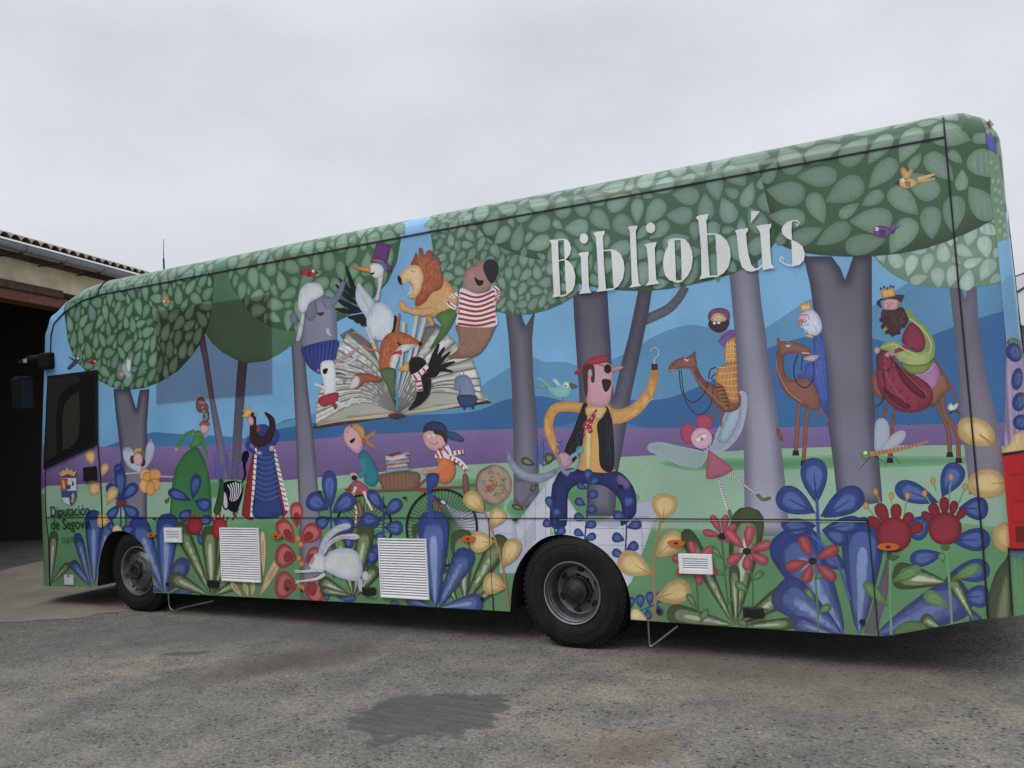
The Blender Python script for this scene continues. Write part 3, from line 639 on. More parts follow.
# tapir in a striped jersey
p([(760, 400), (915, 402), (918, 420), (890, 480), (850, 530), (790, 548), (730, 548), (720, 540), (760, 510), (765, 460)], (132, 96, 82), (110, 78, 66), 5)
p([(784, 240), (784, 200), (800, 165), (840, 138), (880, 130), (905, 190), (900, 245), (850, 270), (800, 262)], (146, 112, 106), (122, 90, 84), 4)
p([(868, 165), (876, 135), (900, 124), (925, 138), (934, 170), (925, 205), (905, 228), (886, 210)], (34, 36, 52)); el(820, 196, 20, 24, (176, 110, 124), w=6, e=(148, 112, 108)); p([(830, 200), (850, 214), (870, 216), (862, 236), (842, 234)], (40, 22, 28))
st([(806, 140), (798, 122)], 6, 3, (146, 104, 100)); st([(828, 130), (828, 108)], 6, 3, (146, 104, 100)); st([(818, 158), (826, 152), (838, 156)], 2.5, 2.5, (60, 44, 50))
p([(768, 262), (785, 250), (840, 272), (890, 262), (912, 240), (925, 270), (922, 340), (928, 405), (850, 416), (757, 404), (765, 340)], (198, 196, 204), (176, 174, 186), 3)
for k in range(7): st([(770-k*1.5, 268+k*22), (845, 288+k*20), (922-k*.6+(k > 3)*4, 258+k*22)], 10, 10, (150, 30, 46))
for pts in ([(760, 275), (728, 290), (722, 312), (752, 335)], [(915, 245), (932, 262), (930, 292), (918, 308)]):
    st(pts, 20, 18, (198, 196, 204)); q = splo(pts, 3)
    for i in range(1, len(q)-1, 1): st([tuple(q[i]+np.array([-8, -6])), tuple(q[i]+np.array([8, 6]))], 5, 5, (150, 30, 46), smooth=False)
el(760, 345, 9, 14, (176, 130, 120))
# fox reading
p([(426, 600), (428, 520), (440, 470), (470, 440), (520, 434), (575, 460), (604, 480), (600, 494), (540, 510), (500, 560), (492, 605), (460, 610)], (158, 84, 40), (130, 62, 28), 3)
p([(472, 590), (476, 540), (500, 510), (530, 488), (596, 492), (560, 510), (520, 530), (500, 580), (490, 600)], (192, 192, 196)); p([(502, 476), (520, 488), (528, 484), (512, 494)], (24, 24, 28)); el(600, 485, 8, 9, (24, 24, 30))
p([(472, 514), (495, 520), (522, 510), (522, 534), (498, 528), (474, 538)], (190, 44, 60), sm=0); p([(428, 598), (492, 592), (492, 660), (490, 740), (462, 670)], (72, 100, 66)); st([(500, 435), (505, 400), (512, 355)], 16, 8, (150, 88, 50)); st([(314, 436), (350, 450), (430, 510)], 5, 4, (170, 120, 62))
st([(430, 516), (380, 508), (355, 492)], 10, 8, (158, 96, 52)); st([(410, 455), (415, 490), (425, 512)], 4, 4, (150, 104, 58))
# crow
p([(548, 768), (580, 720), (585, 660), (560, 620), (552, 580), (560, 548), (590, 540), (622, 556), (632, 590), (648, 640), (640, 700), (600, 745)], (20, 20, 26), (34, 34, 42), 2)
for a, b_, m in (((640, 600), (680, 486), 30), ((652, 600), (704, 500), 24), ((655, 604), (728, 520), 22), ((655, 610), (748, 562), 22), ((650, 600), (738, 604), 20)): st([a, ((a[0]+b_[0])/2, (a[1]+b_[1])/2-6), b_], 20, 8, (20, 22, 30), wm=m)
el(656, 598, 28, 34, (20, 22, 30), 30); p([(504, 600), (530, 575), (552, 558), (554, 606)], (206, 146, 60), sm=0)
st([(568, 632), (600, 612), (632, 580)], 28, 18, (190, 186, 194)); st([(590, 620), (596, 655), (600, 688)], 22, 26, (190, 186, 194))
for a, b_ in (((572, 618), (588, 642)), ((592, 604), (608, 626)), ((612, 590), (628, 610)), ((582, 648), (610, 644)), ((586, 668), (614, 662)), ((590, 684), (616, 680))): st([a, b_], 8, 8, (156, 38, 50), smooth=False)
# little blue rhino
p([(746, 660), (750, 630), (776, 618), (806, 624), (826, 660), (836, 700), (830, 740), (780, 745), (762, 720), (764, 690), (748, 684)], (104, 118, 150), (84, 96, 128), 3); p([(762, 706), (838, 706), (838, 736), (826, 752), (780, 754), (764, 738)], (44, 60, 98)); st([(770, 622), (768, 606)], 6, 2, (110, 124, 156)); st([(785, 620), (786, 600)], 6, 2, (110, 124, 156)); st([(786, 750), (788, 766)], 10, 8, (40, 50, 80)); st([(824, 750), (824, 764)], 10, 8, (40, 50, 80)); st([(770, 660), (770, 690), (768, 712)], 3, 3, (60, 70, 110))
# -------- the long bicycle with two children
cr('F')
st([(208, 150), (213, 300)], 1.5, 1.5, (70, 74, 90), smooth=False)
def wheel(cx, cy, rx, ry, n, c=(22, 24, 30)):
    for k in range(n):
        a = 2*math.pi*k/n; st([(cx, cy), (cx+rx*math.cos(a), cy+ry*math.sin(a))], 2.4, 2.4, (40, 48, 48), smooth=False)
    pts = [(cx+rx*math.cos(2*math.pi*k/40), cy+ry*math.sin(2*math.pi*k/40)) for k in range(41)]
    st(pts, 10, 10, c, smooth=False)
wheel(300, 640, 128, 152, 36); wheel(662, 640, 164, 178, 60)
st([(210, 462), (330, 468), (560, 460), (640, 455), (768, 450)], 9, 9, (140, 36, 48)); st([(240, 440), (225, 475), (262, 505), (290, 540), (300, 600)], 10, 8, (140, 36, 48)); st([(560, 430), (552, 458), (600, 480), (650, 540), (660, 570)], 10, 9, (140, 36, 48)); st([(556, 440), (590, 415), (612, 410), (615, 385)], 9, 8, (140, 36, 48))
p([(376, 392), (548, 380), (550, 440), (520, 464), (400, 468), (384, 450)], (118, 86, 68), (92, 64, 50), 4)
for k in range(9): st([(384+k*18, 398-k), (384+k*19, 456-k*2)], 3, 3, (90, 64, 50), smooth=False)
for k in range(5):
    y = 370-k*18; p([(400-k*1+(k % 2)*6, y+14), (404+(k % 2)*6, y-2), (505-(k % 2)*8, y-12), (518-(k % 2)*8, y+2)], (176, 180, 188) if k % 2 else (150, 156, 170), sm=0)
p([(396, 302), (462, 288), (492, 292), (430, 308)], (150, 36, 50), sm=0); p([(398, 306), (430, 310), (490, 296), (494, 318), (430, 332), (402, 326)], (182, 184, 192), sm=0); st([(406, 348), (430, 352), (512, 322)], 4, 4, (190, 100, 50)); st([(400, 384), (520, 366)], 5, 5, (60, 130, 170), smooth=False)
# globe
el(905, 440, 84, 94, (148, 128, 112), e=(112, 92, 84), w=3); rg = random.Random(11)
for k in range(46):
    aa = rg.uniform(0, 6.28); rr0 = rg.uniform(.1, .8); x = 908+rr0*70*math.cos(aa); y = 438+rr0*80*math.sin(aa)
    el(x, y, rg.uniform(5, 15), rg.uniform(5, 12), rg.choice([(170, 106, 66), (176, 128, 84), (150, 146, 108), (128, 136, 126), (162, 92, 64), (158, 140, 116), (140, 118, 98)]), rot=rg.uniform(0, 180), w=1, n=8)
st([(895, 350), (838, 380), (820, 440), (840, 500), (900, 532)], 5, 5, (110, 96, 96)); p([(760, 395), (782, 400), (786, 480), (764, 480)], (112, 76, 66)); st([(784, 440), (820, 440)], 10, 8, (110, 74, 66), smooth=False)
# girl
p([(205, 215), (210, 180), (235, 165), (280, 180), (292, 230), (290, 270), (272, 294), (245, 280), (215, 250)], (186, 140, 146), (170, 116, 128), 3); p([(232, 168), (262, 156), (292, 172), (304, 200), (298, 236), (288, 232), (272, 200), (248, 180)], (184, 128, 58)); p([(300, 222), (345, 190), (350, 205), (318, 232), (356, 262), (340, 270), (306, 244)], (184, 128, 58)); el(300, 240, 12, 13, (176, 70, 84)); p([(232, 238), (256, 222), (252, 240), (240, 248)], (30, 20, 26)); el(198, 212, 7, 6, (190, 110, 120)); el(222, 196, 3, 3, (60, 50, 60), w=0)
p([(276, 300), (300, 282), (330, 310), (362, 370), (366, 420), (345, 446), (315, 440), (300, 420), (305, 380), (290, 340)], (24, 110, 128), (16, 88, 108), 3); st([(292, 320), (300, 380), (275, 400)], 24, 18, (30, 118, 134)); el(252, 396, 20, 14, (184, 142, 148)); p([(240, 440), (270, 420), (320, 455), (315, 490), (270, 480)], (150, 66, 92)); st([(262, 450), (250, 500), (265, 560), (262, 620)], 14, 8, (196, 170, 160)); st([(300, 470), (320, 520), (340, 560)], 14, 10, (196, 170, 160)); el(268, 632, 14, 9, (180, 104, 50)); el(255, 408, 12, 12, (24, 22, 26))
for k in range(6): st([(248+k*2, 480+k*24), (264+k*2, 488+k*24)], 6, 6, (150, 50, 50), smooth=False)
# boy in a blue cap
p([(575, 225), (580, 190), (620, 180), (680, 195), (684, 240), (660, 270), (625, 282), (590, 262)], (190, 142, 142), (172, 118, 122), 3); p([(574, 200), (578, 170), (600, 150), (640, 145), (678, 165), (688, 200), (684, 250), (672, 215), (640, 195), (600, 190)], (34, 50, 90)); p([(680, 195), (720, 195), (764, 225), (758, 242), (720, 236), (690, 225)], (38, 70, 110)); p([(622, 190), (660, 192), (686, 215), (680, 250), (660, 215), (630, 205)], (60, 40, 40)); el(600, 216, 7, 7, (200, 204, 212), w=0); el(622, 214, 7, 7, (200, 204, 212), w=0); el(601, 217, 2, 2, (20, 20, 30), w=0); el(621, 215, 2, 2, (20, 20, 30), w=0); st([(605, 244), (625, 254), (645, 240)], 3, 3, (150, 60, 70))
p([(640, 320), (680, 305), (720, 340), (724, 390), (700, 425), (660, 432), (635, 400), (650, 360)], (184, 94, 46), (156, 70, 32), 3); st([(680, 330), (640, 375), (590, 385)], 30, 20, (190, 104, 52)); el(585, 380, 14, 12, (190, 142, 142)); st([(632, 298), (660, 300), (690, 290), (680, 262)], 36, 30, (190, 184, 190)); st([(690, 300), (730, 292), (764, 286)], 22, 20, (190, 184, 190)); st([(680, 305), (740, 330), (780, 372)], 22, 24, (190, 184, 190))
for a, b_ in (((632, 282), (650, 316)), ((650, 270), (668, 314)), ((668, 262), (696, 300)), ((712, 284), (716, 302)), ((732, 282), (736, 300)), ((752, 276), (756, 298)), ((706, 306), (700, 324)), ((726, 318), (718, 336)), ((744, 330), (736, 348)), ((762, 346), (752, 362)), ((778, 364), (766, 378))): st([a, b_], 8, 8, (150, 36, 48), smooth=False)
p([(590, 400), (620, 385), (652, 395), (640, 440), (615, 470), (640, 500), (690, 520), (660, 532), (620, 500), (600, 560), (622, 620), (600, 620), (596, 480)], (36, 62, 130)); el(670, 522, 14, 8, (190, 190, 200), 30)
# small things on the seams
# -------- pirate
cr('H')
p([(40, 560), (34, 580), (52, 650), (110, 710), (200, 730), (275, 700), (305, 660), (290, 655), (230, 680), (160, 680), (90, 640), (55, 590)], (128, 138, 158), (96, 104, 128), 3)
p([(225, 220), (188, 200), (200, 190), (240, 215), (260, 235), (290, 240), (330, 214), (362, 230), (366, 260), (345, 290), (300, 295), (260, 270)], (104, 160, 160), (90, 144, 146), 3); p([(180, 240), (220, 225), (250, 240), (210, 245)], (104, 160, 150)); p([(268, 205), (285, 196), (310, 225), (300, 240)], (150, 190, 200)); el(341, 230, 15, 17, (196, 202, 208)); el(338, 234, 4, 5, (20, 24, 34), w=0); p([(356, 222), (384, 226), (398, 240), (368, 250)], (80, 80, 96)); st([(320, 290), (325, 315)], 3, 3, (90, 70, 60), smooth=False)
st([(430, 350), (350, 340), (280, 355), (250, 420), (262, 500), (310, 590)], 54, 46, (184, 136, 66), e=(158, 108, 44), w=3, n=7); st([(560, 390), (620, 390), (700, 350), (770, 260), (796, 150)], 84, 40, (184, 136, 66), e=(158, 108, 44), w=3, n=7)
p([(775, 122), (808, 122), (808, 154), (776, 154)], (58, 40, 42), sm=0); st([(792, 122), (792, 98), (812, 76), (810, 48), (786, 40), (768, 60)], 7, 4, (150, 160, 176))
p([(440, 320), (560, 330), (580, 440), (582, 640), (590, 672), (480, 690), (400, 670), (420, 560), (436, 420)], (184, 140, 70), (160, 112, 48), 4)
p([(440, 470), (470, 470), (462, 680), (440, 680)], (198, 172, 112)); p([(428, 325), (448, 328), (450, 380), (432, 470), (415, 560), (370, 630), (330, 575), (372, 470), (410, 370)], (26, 28, 38)); p([(535, 345), (556, 350), (580, 450), (582, 662), (516, 650), (506, 520), (498, 430), (530, 390)], (26, 28, 38))
p([(445, 340), (545, 345), (520, 400), (495, 410), (480, 380), (445, 390)], (196, 158, 90)); p([(448, 320), (445, 280), (452, 180), (470, 130), (520, 112), (570, 130), (578, 190), (574, 260), (560, 320), (530, 342), (480, 342)], (178, 130, 142), (158, 108, 124), 4); p([(578, 140), (628, 132), (628, 146), (590, 160), (572, 166)], (184, 124, 136))
p([(425, 130), (460, 95), (500, 82), (545, 82), (558, 104), (520, 120), (470, 128), (430, 136)], (152, 36, 52)); p([(380, 170), (400, 150), (428, 132), (436, 140), (420, 160), (395, 178)], (152, 36, 52)); p([(430, 136), (480, 130), (485, 210), (468, 212), (464, 150), (450, 170), (450, 260), (440, 290), (428, 210)], (64, 42, 44)); el(462, 172, 12, 24, (180, 132, 142)); el(552, 148, 19, 24, (18, 20, 28)); st([(508, 126), (530, 132), (545, 140)], 4, 4, (18, 20, 28)); p([(524, 202), (568, 206), (565, 240), (545, 266), (530, 250)], (44, 24, 32)); el(512, 182, 14, 12, (186, 122, 136), w=4, e=(178, 130, 142))
p([(498, 352), (492, 380), (482, 410), (470, 440), (476, 470), (455, 478), (450, 455), (430, 455), (424, 436), (440, 410), (460, 400), (480, 370)], (160, 38, 60))
for x, y in ((488, 375), (470, 400), (450, 425), (465, 432), (440, 445), (462, 460)): el(x, y, 4, 4, (200, 170, 190), w=0, n=6)
p([(265, 768), (280, 720), (310, 670), (380, 655), (430, 670), (540, 680), (600, 672), (650, 705), (690, 768), (700, 840), (690, 900), (620, 950), (625, 860), (600, 800), (540, 750), (480, 740), (400, 740), (350, 790), (340, 950), (260, 950)], (32, 44, 96), (22, 30, 72), 5)
p([(600, 700), (620, 690), (665, 730), (650, 765), (600, 730)], (92, 76, 130)); p([(296, 600), (310, 575), (345, 580), (372, 620), (350, 650), (310, 650)], (180, 130, 146)); st([(410, 570), (370, 595), (345, 620)], 18, 18, (120, 136, 156)); st([(300, 600), (320, 660), (352, 690)], 20, 22, (112, 124, 148)); st([(395, 590), (405, 630), (380, 665), (345, 672)], 10, 14, (112, 124, 148)); el(410, 563, 20, 22, (70, 150, 160))
for x, y in ((190, 540), (215, 500), (300, 520), (215, 560)): pass
bells(222, 500, 650, 14, 8); bells(190, 540, 650, 14, 8); bells(305, 520, 580, 12, 8)
lf((180, 640), (110, 610), 40, OL, False); lf((240, 640), (262, 580), 50, OL, False)
# -------- fairy with pink buns
cr('K')
p([(350, 262), (300, 255), (200, 235), (100, 215), (45, 228), (45, 260), (110, 290), (190, 330), (280, 348), (325, 330)], (128, 146, 150), (140, 152, 162), 2)
p([(355, 250), (400, 150), (440, 60), (480, -10), (520, -48), (548, -20), (545, 60), (520, 160), (470, 230), (410, 270)], (128, 138, 160), (144, 152, 172), 2); p([(400, 200), (430, 110), (470, 30), (510, 0), (520, 60), (490, 150), (440, 220)], (138, 156, 176), w=3)
el(330, 115, 46, 42, (156, 56, 88), 20); el(245, 172, 38, 54, (156, 56, 88), -10); el(316, 196, 54, 54, (190, 146, 168), e=(176, 124, 148), w=2); el(300, 202, 12, 9, (202, 206, 214), -15, w=0); el(328, 186, 12, 9, (202, 206, 214), -15, w=0); el(318, 200, 6, 10, (190, 90, 110), -10); st([(290, 190), (316, 172)], 3, 3, (130, 90, 110), smooth=False); st([(320, 172), (340, 168)], 3, 3, (130, 90, 110), smooth=False)
st([(276, 244), (330, 262)], 4, 4, (50, 40, 60), smooth=False); st([(370, 180), (380, 190), (365, 230)], 5, 4, (50, 40, 60)); st([(340, 240), (358, 268)], 10, 12, (180, 120, 140), smooth=False)
st([(400, 405), (450, 565)], 8, 8, (196, 186, 200), smooth=False); st([(455, 375), (600, 485)], 8, 8, (196, 186, 200), smooth=False)
for k in range(12): st([(398+k*4.3, 410+k*13), (407+k*4.3, 407+k*13)], 4.5, 4.5, (112, 30, 60), smooth=False)
for k in range(14): st([(456+k*10.4, 382+k*7.9), (462+k*10.4, 373+k*7.9)], 4.5, 4.5, (112, 30, 60), smooth=False)
p([(350, 262), (362, 262), (470, 345), (455, 372), (400, 398), (345, 404), (338, 380), (342, 320)], (164, 74, 108), (140, 56, 90), 3)
for x, y in ((358, 285), (352, 330), (390, 298), (385, 330), (382, 368), (350, 362), (425, 330), (418, 372), (350, 392), (452, 350)): el(x, y, 7, 7, (76, 120, 70), w=0, n=8)
p([(596, 488), (610, 480), (632, 500), (665, 494), (670, 506), (634, 518), (616, 510)], (84, 112, 50)); p([(448, 566), (464, 562), (478, 600), (462, 606)], (84, 112, 50)); p([(180, 336), (215, 352), (270, 360), (325, 346), (290, 350), (220, 345)], (96, 148, 100), w=0)
# -------- first king on camel
cr('J')
CB = (122, 76, 62); CE = (92, 54, 44)
def legs(L):
    for pts, w0, w1 in L:
        st(pts, w0, w1, (124, 80, 60), e=(96, 56, 44), w=1.5)
        x, y = pts[-1]; p([(x-w1*.6, y-8), (x+w1*.6, y-8), (x+w1*.75, y+18), (x-w1*.75, y+18)], (36, 30, 36), sm=0)
st([(382, 590), (376, 680)], 12, 10, (110, 72, 60), smooth=False); st([(424, 610), (415, 700)], 12, 10, (110, 72, 60), smooth=False)
p([(255, 395), (290, 390), (310, 430), (345, 470), (420, 500), (510, 530), (510, 600), (460, 625), (410, 610), (360, 560), (310, 500), (275, 440)], CB, CE, 4)
p([(146, 405), (155, 382), (180, 360), (230, 340), (262, 332), (278, 314), (286, 322), (286, 345), (292, 380), (280, 400), (250, 402), (200, 402), (170, 418), (148, 418)], CB, CE, 3); p([(144, 408), (190, 404), (165, 420)], (176, 140, 130)); el(240, 353, 12, 13, (192, 196, 200)); el(242, 350, 10, 6, (90, 50, 42), w=0); el(172, 384, 5, 4, (60, 34, 32), w=0)
st([(200, 406), (215, 520), (270, 575), (330, 530), (350, 465)], 5, 5, (48, 34, 40)); st([(210, 406), (235, 570), (300, 638), (360, 590), (378, 480)], 4, 4, (48, 34, 40))
st([(352, 455), (360, 410), (392, 398), (410, 430), (392, 465), (366, 450), (400, 420), (445, 402)], 6, 5, (54, 38, 38))
p([(384, 442), (392, 415), (412, 392), (440, 378), (470, 370), (497, 366), (500, 430), (505, 520), (509, 572), (480, 582), (462, 572), (448, 545), (432, 505), (408, 492), (388, 482)], (176, 120, 56), (138, 88, 36), 3, sm=0)
p([(440, 268), (462, 248), (488, 236), (492, 300), (497, 372), (460, 376), (436, 374), (430, 330)], (182, 126, 58), (146, 92, 38), 3, sm=0)
for k in range(4): st([(436+k*2, 285+k*24), (470, 275+k*25), (494, 280+k*24)], 3, 3, (206, 170, 110))
for k in range(6): st([(392+k*12, 400+k*30), (440+k*8, 395+k*32), (500, 385+k*34)], 3, 3, (206, 170, 110))
for k in range(3): st([(448+k*15, 262), (446+k*17, 320), (440+k*18, 372)], 3, 3, (206, 170, 110))
for k in range(5): st([(450+k*11, 378), (430+k*16, 430), (420+k*20, 490), (452+k*13, 565)], 3, 3, (150, 92, 40))
p([(400, 262), (418, 232), (440, 212), (465, 202), (486, 206), (490, 238), (462, 250), (440, 270), (436, 292), (418, 285)], (112, 78, 140), (88, 56, 118), 2, sm=0)
for k in range(3): st([(408+k*10, 262-k*4), (440+k*6, 228), (482, 214+k*10)], 2.5, 2.5, (84, 54, 112))
p([(385, 480), (420, 490), (455, 570), (460, 605), (440, 625), (405, 575)], (130, 84, 48))
for k in range(6): st([(390+k*9, 500+k*18), (430+k*6, 494+k*20)], 5, 5, (36, 28, 32), smooth=False)
p([(350, 180), (362, 150), (400, 140), (450, 150), (458, 170), (440, 205), (405, 218), (375, 208)], (50, 36, 44), (40, 28, 36), 2); p([(350, 150), (352, 118), (378, 96), (420, 92), (455, 108), (460, 145), (445, 150), (400, 118), (362, 148)], (106, 54, 112), (84, 40, 92), 2); p([(362, 155), (380, 122), (412, 118), (440, 140), (442, 156), (405, 165)], (188, 158, 112)); el(382, 170, 8, 6, (196, 198, 206), w=0); el(404, 168, 8, 6, (196, 198, 206), w=0)
for x, y in ((380, 138), (395, 130), (412, 132), (428, 140), (372, 150), (400, 145), (420, 150)): el(x, y, 3, 3, (50, 40, 40), w=0, n=6)
# second king on camel
legs([([(818, 560), (810, 650), (798, 830)], 20, 24), ([(862, 600), (850, 700), (838, 880)], 20, 22)])
p([(700, 350), (700, 310), (740, 310), (738, 360), (742, 420), (780, 460), (840, 440), (880, 460), (930, 540), (930, 600), (880, 615), (800, 570), (740, 520), (705, 440)], CB, CE, 4)
p([(704, 285), (702, 248), (712, 246), (722, 262), (775, 262), (830, 280), (865, 295), (876, 318), (850, 335), (790, 322), (745, 330), (715, 340)], CB, CE, 3); el(758, 280, 12, 13, (192, 196, 200)); el(757, 276, 11, 6, (90, 50, 42), w=0); st([(830, 322), (870, 324)], 8, 5, (176, 140, 130), smooth=False)
p([(888, 230), (930, 230), (960, 400), (966, 620), (940, 620), (905, 520), (870, 460), (810, 450), (812, 432), (838, 428), (850, 380), (890, 360)], (52, 74, 148), (40, 58, 122), 4)
rr = random.Random(3)
for k in range(26):
    x = rr.uniform(860, 950); y = rr.uniform(250, 600)
    if x > 862+max(0, (y-430))*.35 and (y > 360 or x > 892): el(x, y, 4, 4, (28, 36, 84), w=0, n=6)
st([(808, 330), (788, 400), (800, 470), (850, 500), (888, 450), (890, 360)], 6, 6, (46, 30, 38)); st([(832, 336), (828, 400), (832, 420)], 5, 4, (46, 30, 38)); p([(835, 350), (870, 335), (918, 335), (890, 365), (845, 358)], (184, 142, 152)); st([(940, 618), (925, 635), (892, 650)], 12, 8, (150, 40, 56)); st([(970, 660), (950, 684)], 10, 8, (150, 40, 56))
p([(810, 140), (830, 118), (880, 100), (920, 140), (932, 200), (905, 232), (865, 225), (838, 195), (820, 160)], (168, 176, 196), (140, 148, 172), 4); p([(810, 150), (820, 125), (862, 125), (868, 150), (838, 170), (815, 165)], (186, 140, 152)); p([(806, 182), (822, 150), (838, 155), (826, 180)], (184, 104, 124)); st([(845, 175), (856, 182), (866, 172)], 3, 3, (50, 40, 60)); p([(818, 68), (832, 74), (845, 52), (852, 74), (872, 58), (876, 104), (824, 110)], (196, 156, 88), sm=0); el(868, 236, 22, 8, (190, 170, 110), 15)
# camel tail
p([(700, 710), (716, 715), (734, 768), (720, 770), (704, 750)], (120, 74, 56))
# third king on camel
cr('M')
legs([([(318, 680), (308, 768), (296, 900)], 14, 22), ([(362, 700), (350, 800), (338, 970)], 14, 24), ([(570, 660), (620, 780), (640, 850), (644, 940)], 22, 24), ([(600, 620), (620, 740), (680, 830), (690, 970)], 28, 24)])
st([(600, 560), (650, 590), (675, 660), (690, 750)], 10, 14, (110, 66, 50)); p([(246, 530), (275, 540), (300, 600), (300, 660), (262, 640), (246, 600)], CB, CE, 3)
p([(470, 480), (560, 455), (610, 520), (650, 600), (612, 640), (580, 680), (545, 700), (500, 600)], (128, 84, 62), CE, 4)
p([(440, 480), (560, 470), (592, 540), (560, 610), (500, 600)], (150, 104, 150), (124, 80, 124), 3)
p([(270, 560), (272, 450), (300, 405), (345, 430), (400, 500), (480, 545), (540, 590), (560, 650), (530, 705), (450, 730), (380, 718), (320, 670), (285, 620)], (128, 40, 66), (92, 24, 44), 5); p([(360, 470), (420, 520), (500, 600), (520, 660), (470, 640), (400, 570)], (92, 22, 42), w=3); p([(300, 600), (360, 640), (440, 690), (420, 712), (340, 660)], (98, 24, 44), w=3)
for x, y in ((300, 480), (330, 520), (355, 560), (300, 540), (345, 600), (390, 620), (430, 660), (380, 515), (450, 590), (490, 670), (360, 500)): el(x, y, 7, 7, (96, 26, 48), w=0, n=6)
p([(404, 330), (440, 270), (480, 290), (520, 350), (515, 400), (480, 420), (440, 400), (400, 370)], (124, 38, 62), (94, 24, 46), 3)
p([(415, 205), (450, 205), (460, 240), (520, 290), (562, 360), (568, 420), (540, 500), (480, 535), (430, 520), (380, 460), (340, 420), (285, 400), (320, 370), (370, 368), (410, 395), (460, 420), (505, 415), (520, 370), (500, 310), (455, 262), (430, 255)], (148, 160, 92), (118, 132, 64), 4); p([(390, 470), (440, 485), (520, 480), (560, 450), (530, 515), (480, 535), (430, 522)], (106, 128, 56), w=2)
st([(480, 355), (420, 395), (362, 418)], 34, 20, (128, 40, 66)); p([(310, 430), (335, 418), (366, 424), (345, 444), (320, 445)], (186, 140, 150)); el(272, 412, 16, 18, (186, 140, 150)); st([(300, 410), (270, 450), (290, 505), (330, 510), (348, 470), (335, 430)], 7, 7, (58, 36, 40)); st([(300, 510), (312, 600), (300, 670), (262, 700)], 6, 6, (50, 32, 38))
p([(300, 205), (330, 196), (365, 200), (400, 190), (425, 230), (430, 270), (395, 300), (380, 328), (340, 332), (305, 285), (292, 240)], (58, 38, 42), (46, 28, 32), 3); p([(305, 200), (300, 165), (322, 145), (372, 145), (388, 170), (372, 200), (340, 205)], (184, 134, 144)); p([(268, 168), (300, 142), (360, 128), (412, 130), (405, 142), (395, 165), (372, 152), (330, 148), (290, 160), (295, 195)], (66, 46, 44)); p([(298, 148), (290, 100), (360, 90), (364, 134)], (196, 146, 78), sm=0)
for x, y in ((292, 96), (308, 88), (325, 94), (340, 84), (354, 86)): el(x, y, 6, 8, (44, 48, 120), w=0, n=8)
el(382, 172, 9, 12, (184, 130, 140)); p([(300, 300), (318, 292), (330, 320), (310, 332)], (140, 150, 90)); st([(430, 730), (400, 750), (375, 768)], 10, 10, (60, 80, 140)); st([(455, 728), (475, 755), (432, 790)], 10, 10, (60, 80, 140)); p([(632, 700), (650, 680), (660, 692), (684, 680), (685, 700), (660, 722), (640, 716)], (196, 198, 196)); st([(640, 735), (670, 720), (700, 740)], 8, 4, (30, 40, 60))
rh = random.Random(21)
def strands(pts, n, ln, c, ang, w=2.0, sp=.4):
    Pq = np.array(pts, float); lo = Pq.min(0); hi = Pq.max(0); k = 0
    while k < n:
        x = rh.uniform(lo[0], hi[0]); y = rh.uniform(lo[1], hi[1])
        if not inside(Pq, np.array([[x, y]]))[0]: continue
        a_ = math.radians(ang)+rh.gauss(0, sp); dx, dy = math.cos(a_)*ln/2, math.sin(a_)*ln/2
        st([(x-dx, y-dy), (x+rh.uniform(-2, 2), y+rh.uniform(-2, 2)), (x+dx, y+dy)], w*.5, w, c); k += 1
strands([(300, 205), (400, 200), (425, 260), (385, 320), (340, 325), (300, 270)], 26, 34, (88, 62, 62), 80, 3)
for x, y, r_ in ((300, 290, 10), (322, 318, 10), (352, 330, 10), (382, 318, 10), (408, 285, 10), (424, 250, 9), (292, 255, 9)): el(x, y, r_, r_*1.2, (58, 38, 42), w=1, n=9)
el(322, 172, 3, 3, (30, 20, 24), w=0, n=7); el(346, 170, 3, 3, (30, 20, 24), w=0, n=7); el(332, 184, 8, 7, (196, 128, 130), w=1, n=9); st([(470, 540), (520, 528), (572, 480)], 5, 4, (172, 128, 172)); st([(310, 440), (330, 560), (420, 680)], 3, 5, (154, 64, 92)); st([(345, 440), (430, 540), (530, 640)], 3, 5, (154, 64, 92))
st([(440, 250), (500, 300), (548, 370), (540, 430)], 6, 6, (172, 182, 116)); st([(300, 398), (360, 380), (420, 410), (480, 440)], 4, 5, (172, 182, 116))
cr('J')
strands([(820, 190), (838, 150), (900, 110), (925, 200), (900, 228), (860, 220)], 26, 26, (204, 210, 222), 70, 3); strands([(820, 190), (838, 150), (900, 110), (925, 200), (900, 228), (860, 220)], 16, 22, (140, 148, 172), 60, 2)
st([(700, 356), (708, 420), (760, 520), (830, 575)], 4, 7, (150, 98, 78)); st([(262, 400), (300, 470), (370, 540), (420, 590)], 4, 6, (150, 98, 78))
for k_ in range(5): st([(905+k_*9, 262), (900+k_*11, 380), (925+k_*8, 560)], 2.5, 2.5, (74, 100, 176))
cr('Y')
strands([(175, 340), (215, 300), (300, 310), (360, 400), (370, 500), (300, 590), (230, 660), (200, 640), (250, 500), (220, 410)], 60, 34, (176, 100, 62), 100, 4, .7); strands([(175, 340), (215, 300), (300, 310), (360, 400), (370, 500), (300, 590), (230, 660), (200, 640), (250, 500), (220, 410)], 40, 34, (112, 52, 34), 100, 3, .7)
cr('E')
strands([(770, 420), (905, 415), (870, 500), (800, 535), (760, 530)], 20, 22, (148, 110, 95), 70, 3); strands([(600, 380), (700, 240), (750, 270), (745, 330), (640, 350)], 18, 22, (200, 160, 104), 50, 3)
for k_ in range(5): st([(336+k_*12, 250+k_*22), (360+k_*9, 300+k_*14), (392+k_*2, 350+k_*6)], 2, 2, (134, 144, 164))
strands([(380, 400), (400, 340), (450, 325), (488, 380), (470, 440), (420, 455)], 20, 20, (200, 206, 216), 100, 3)
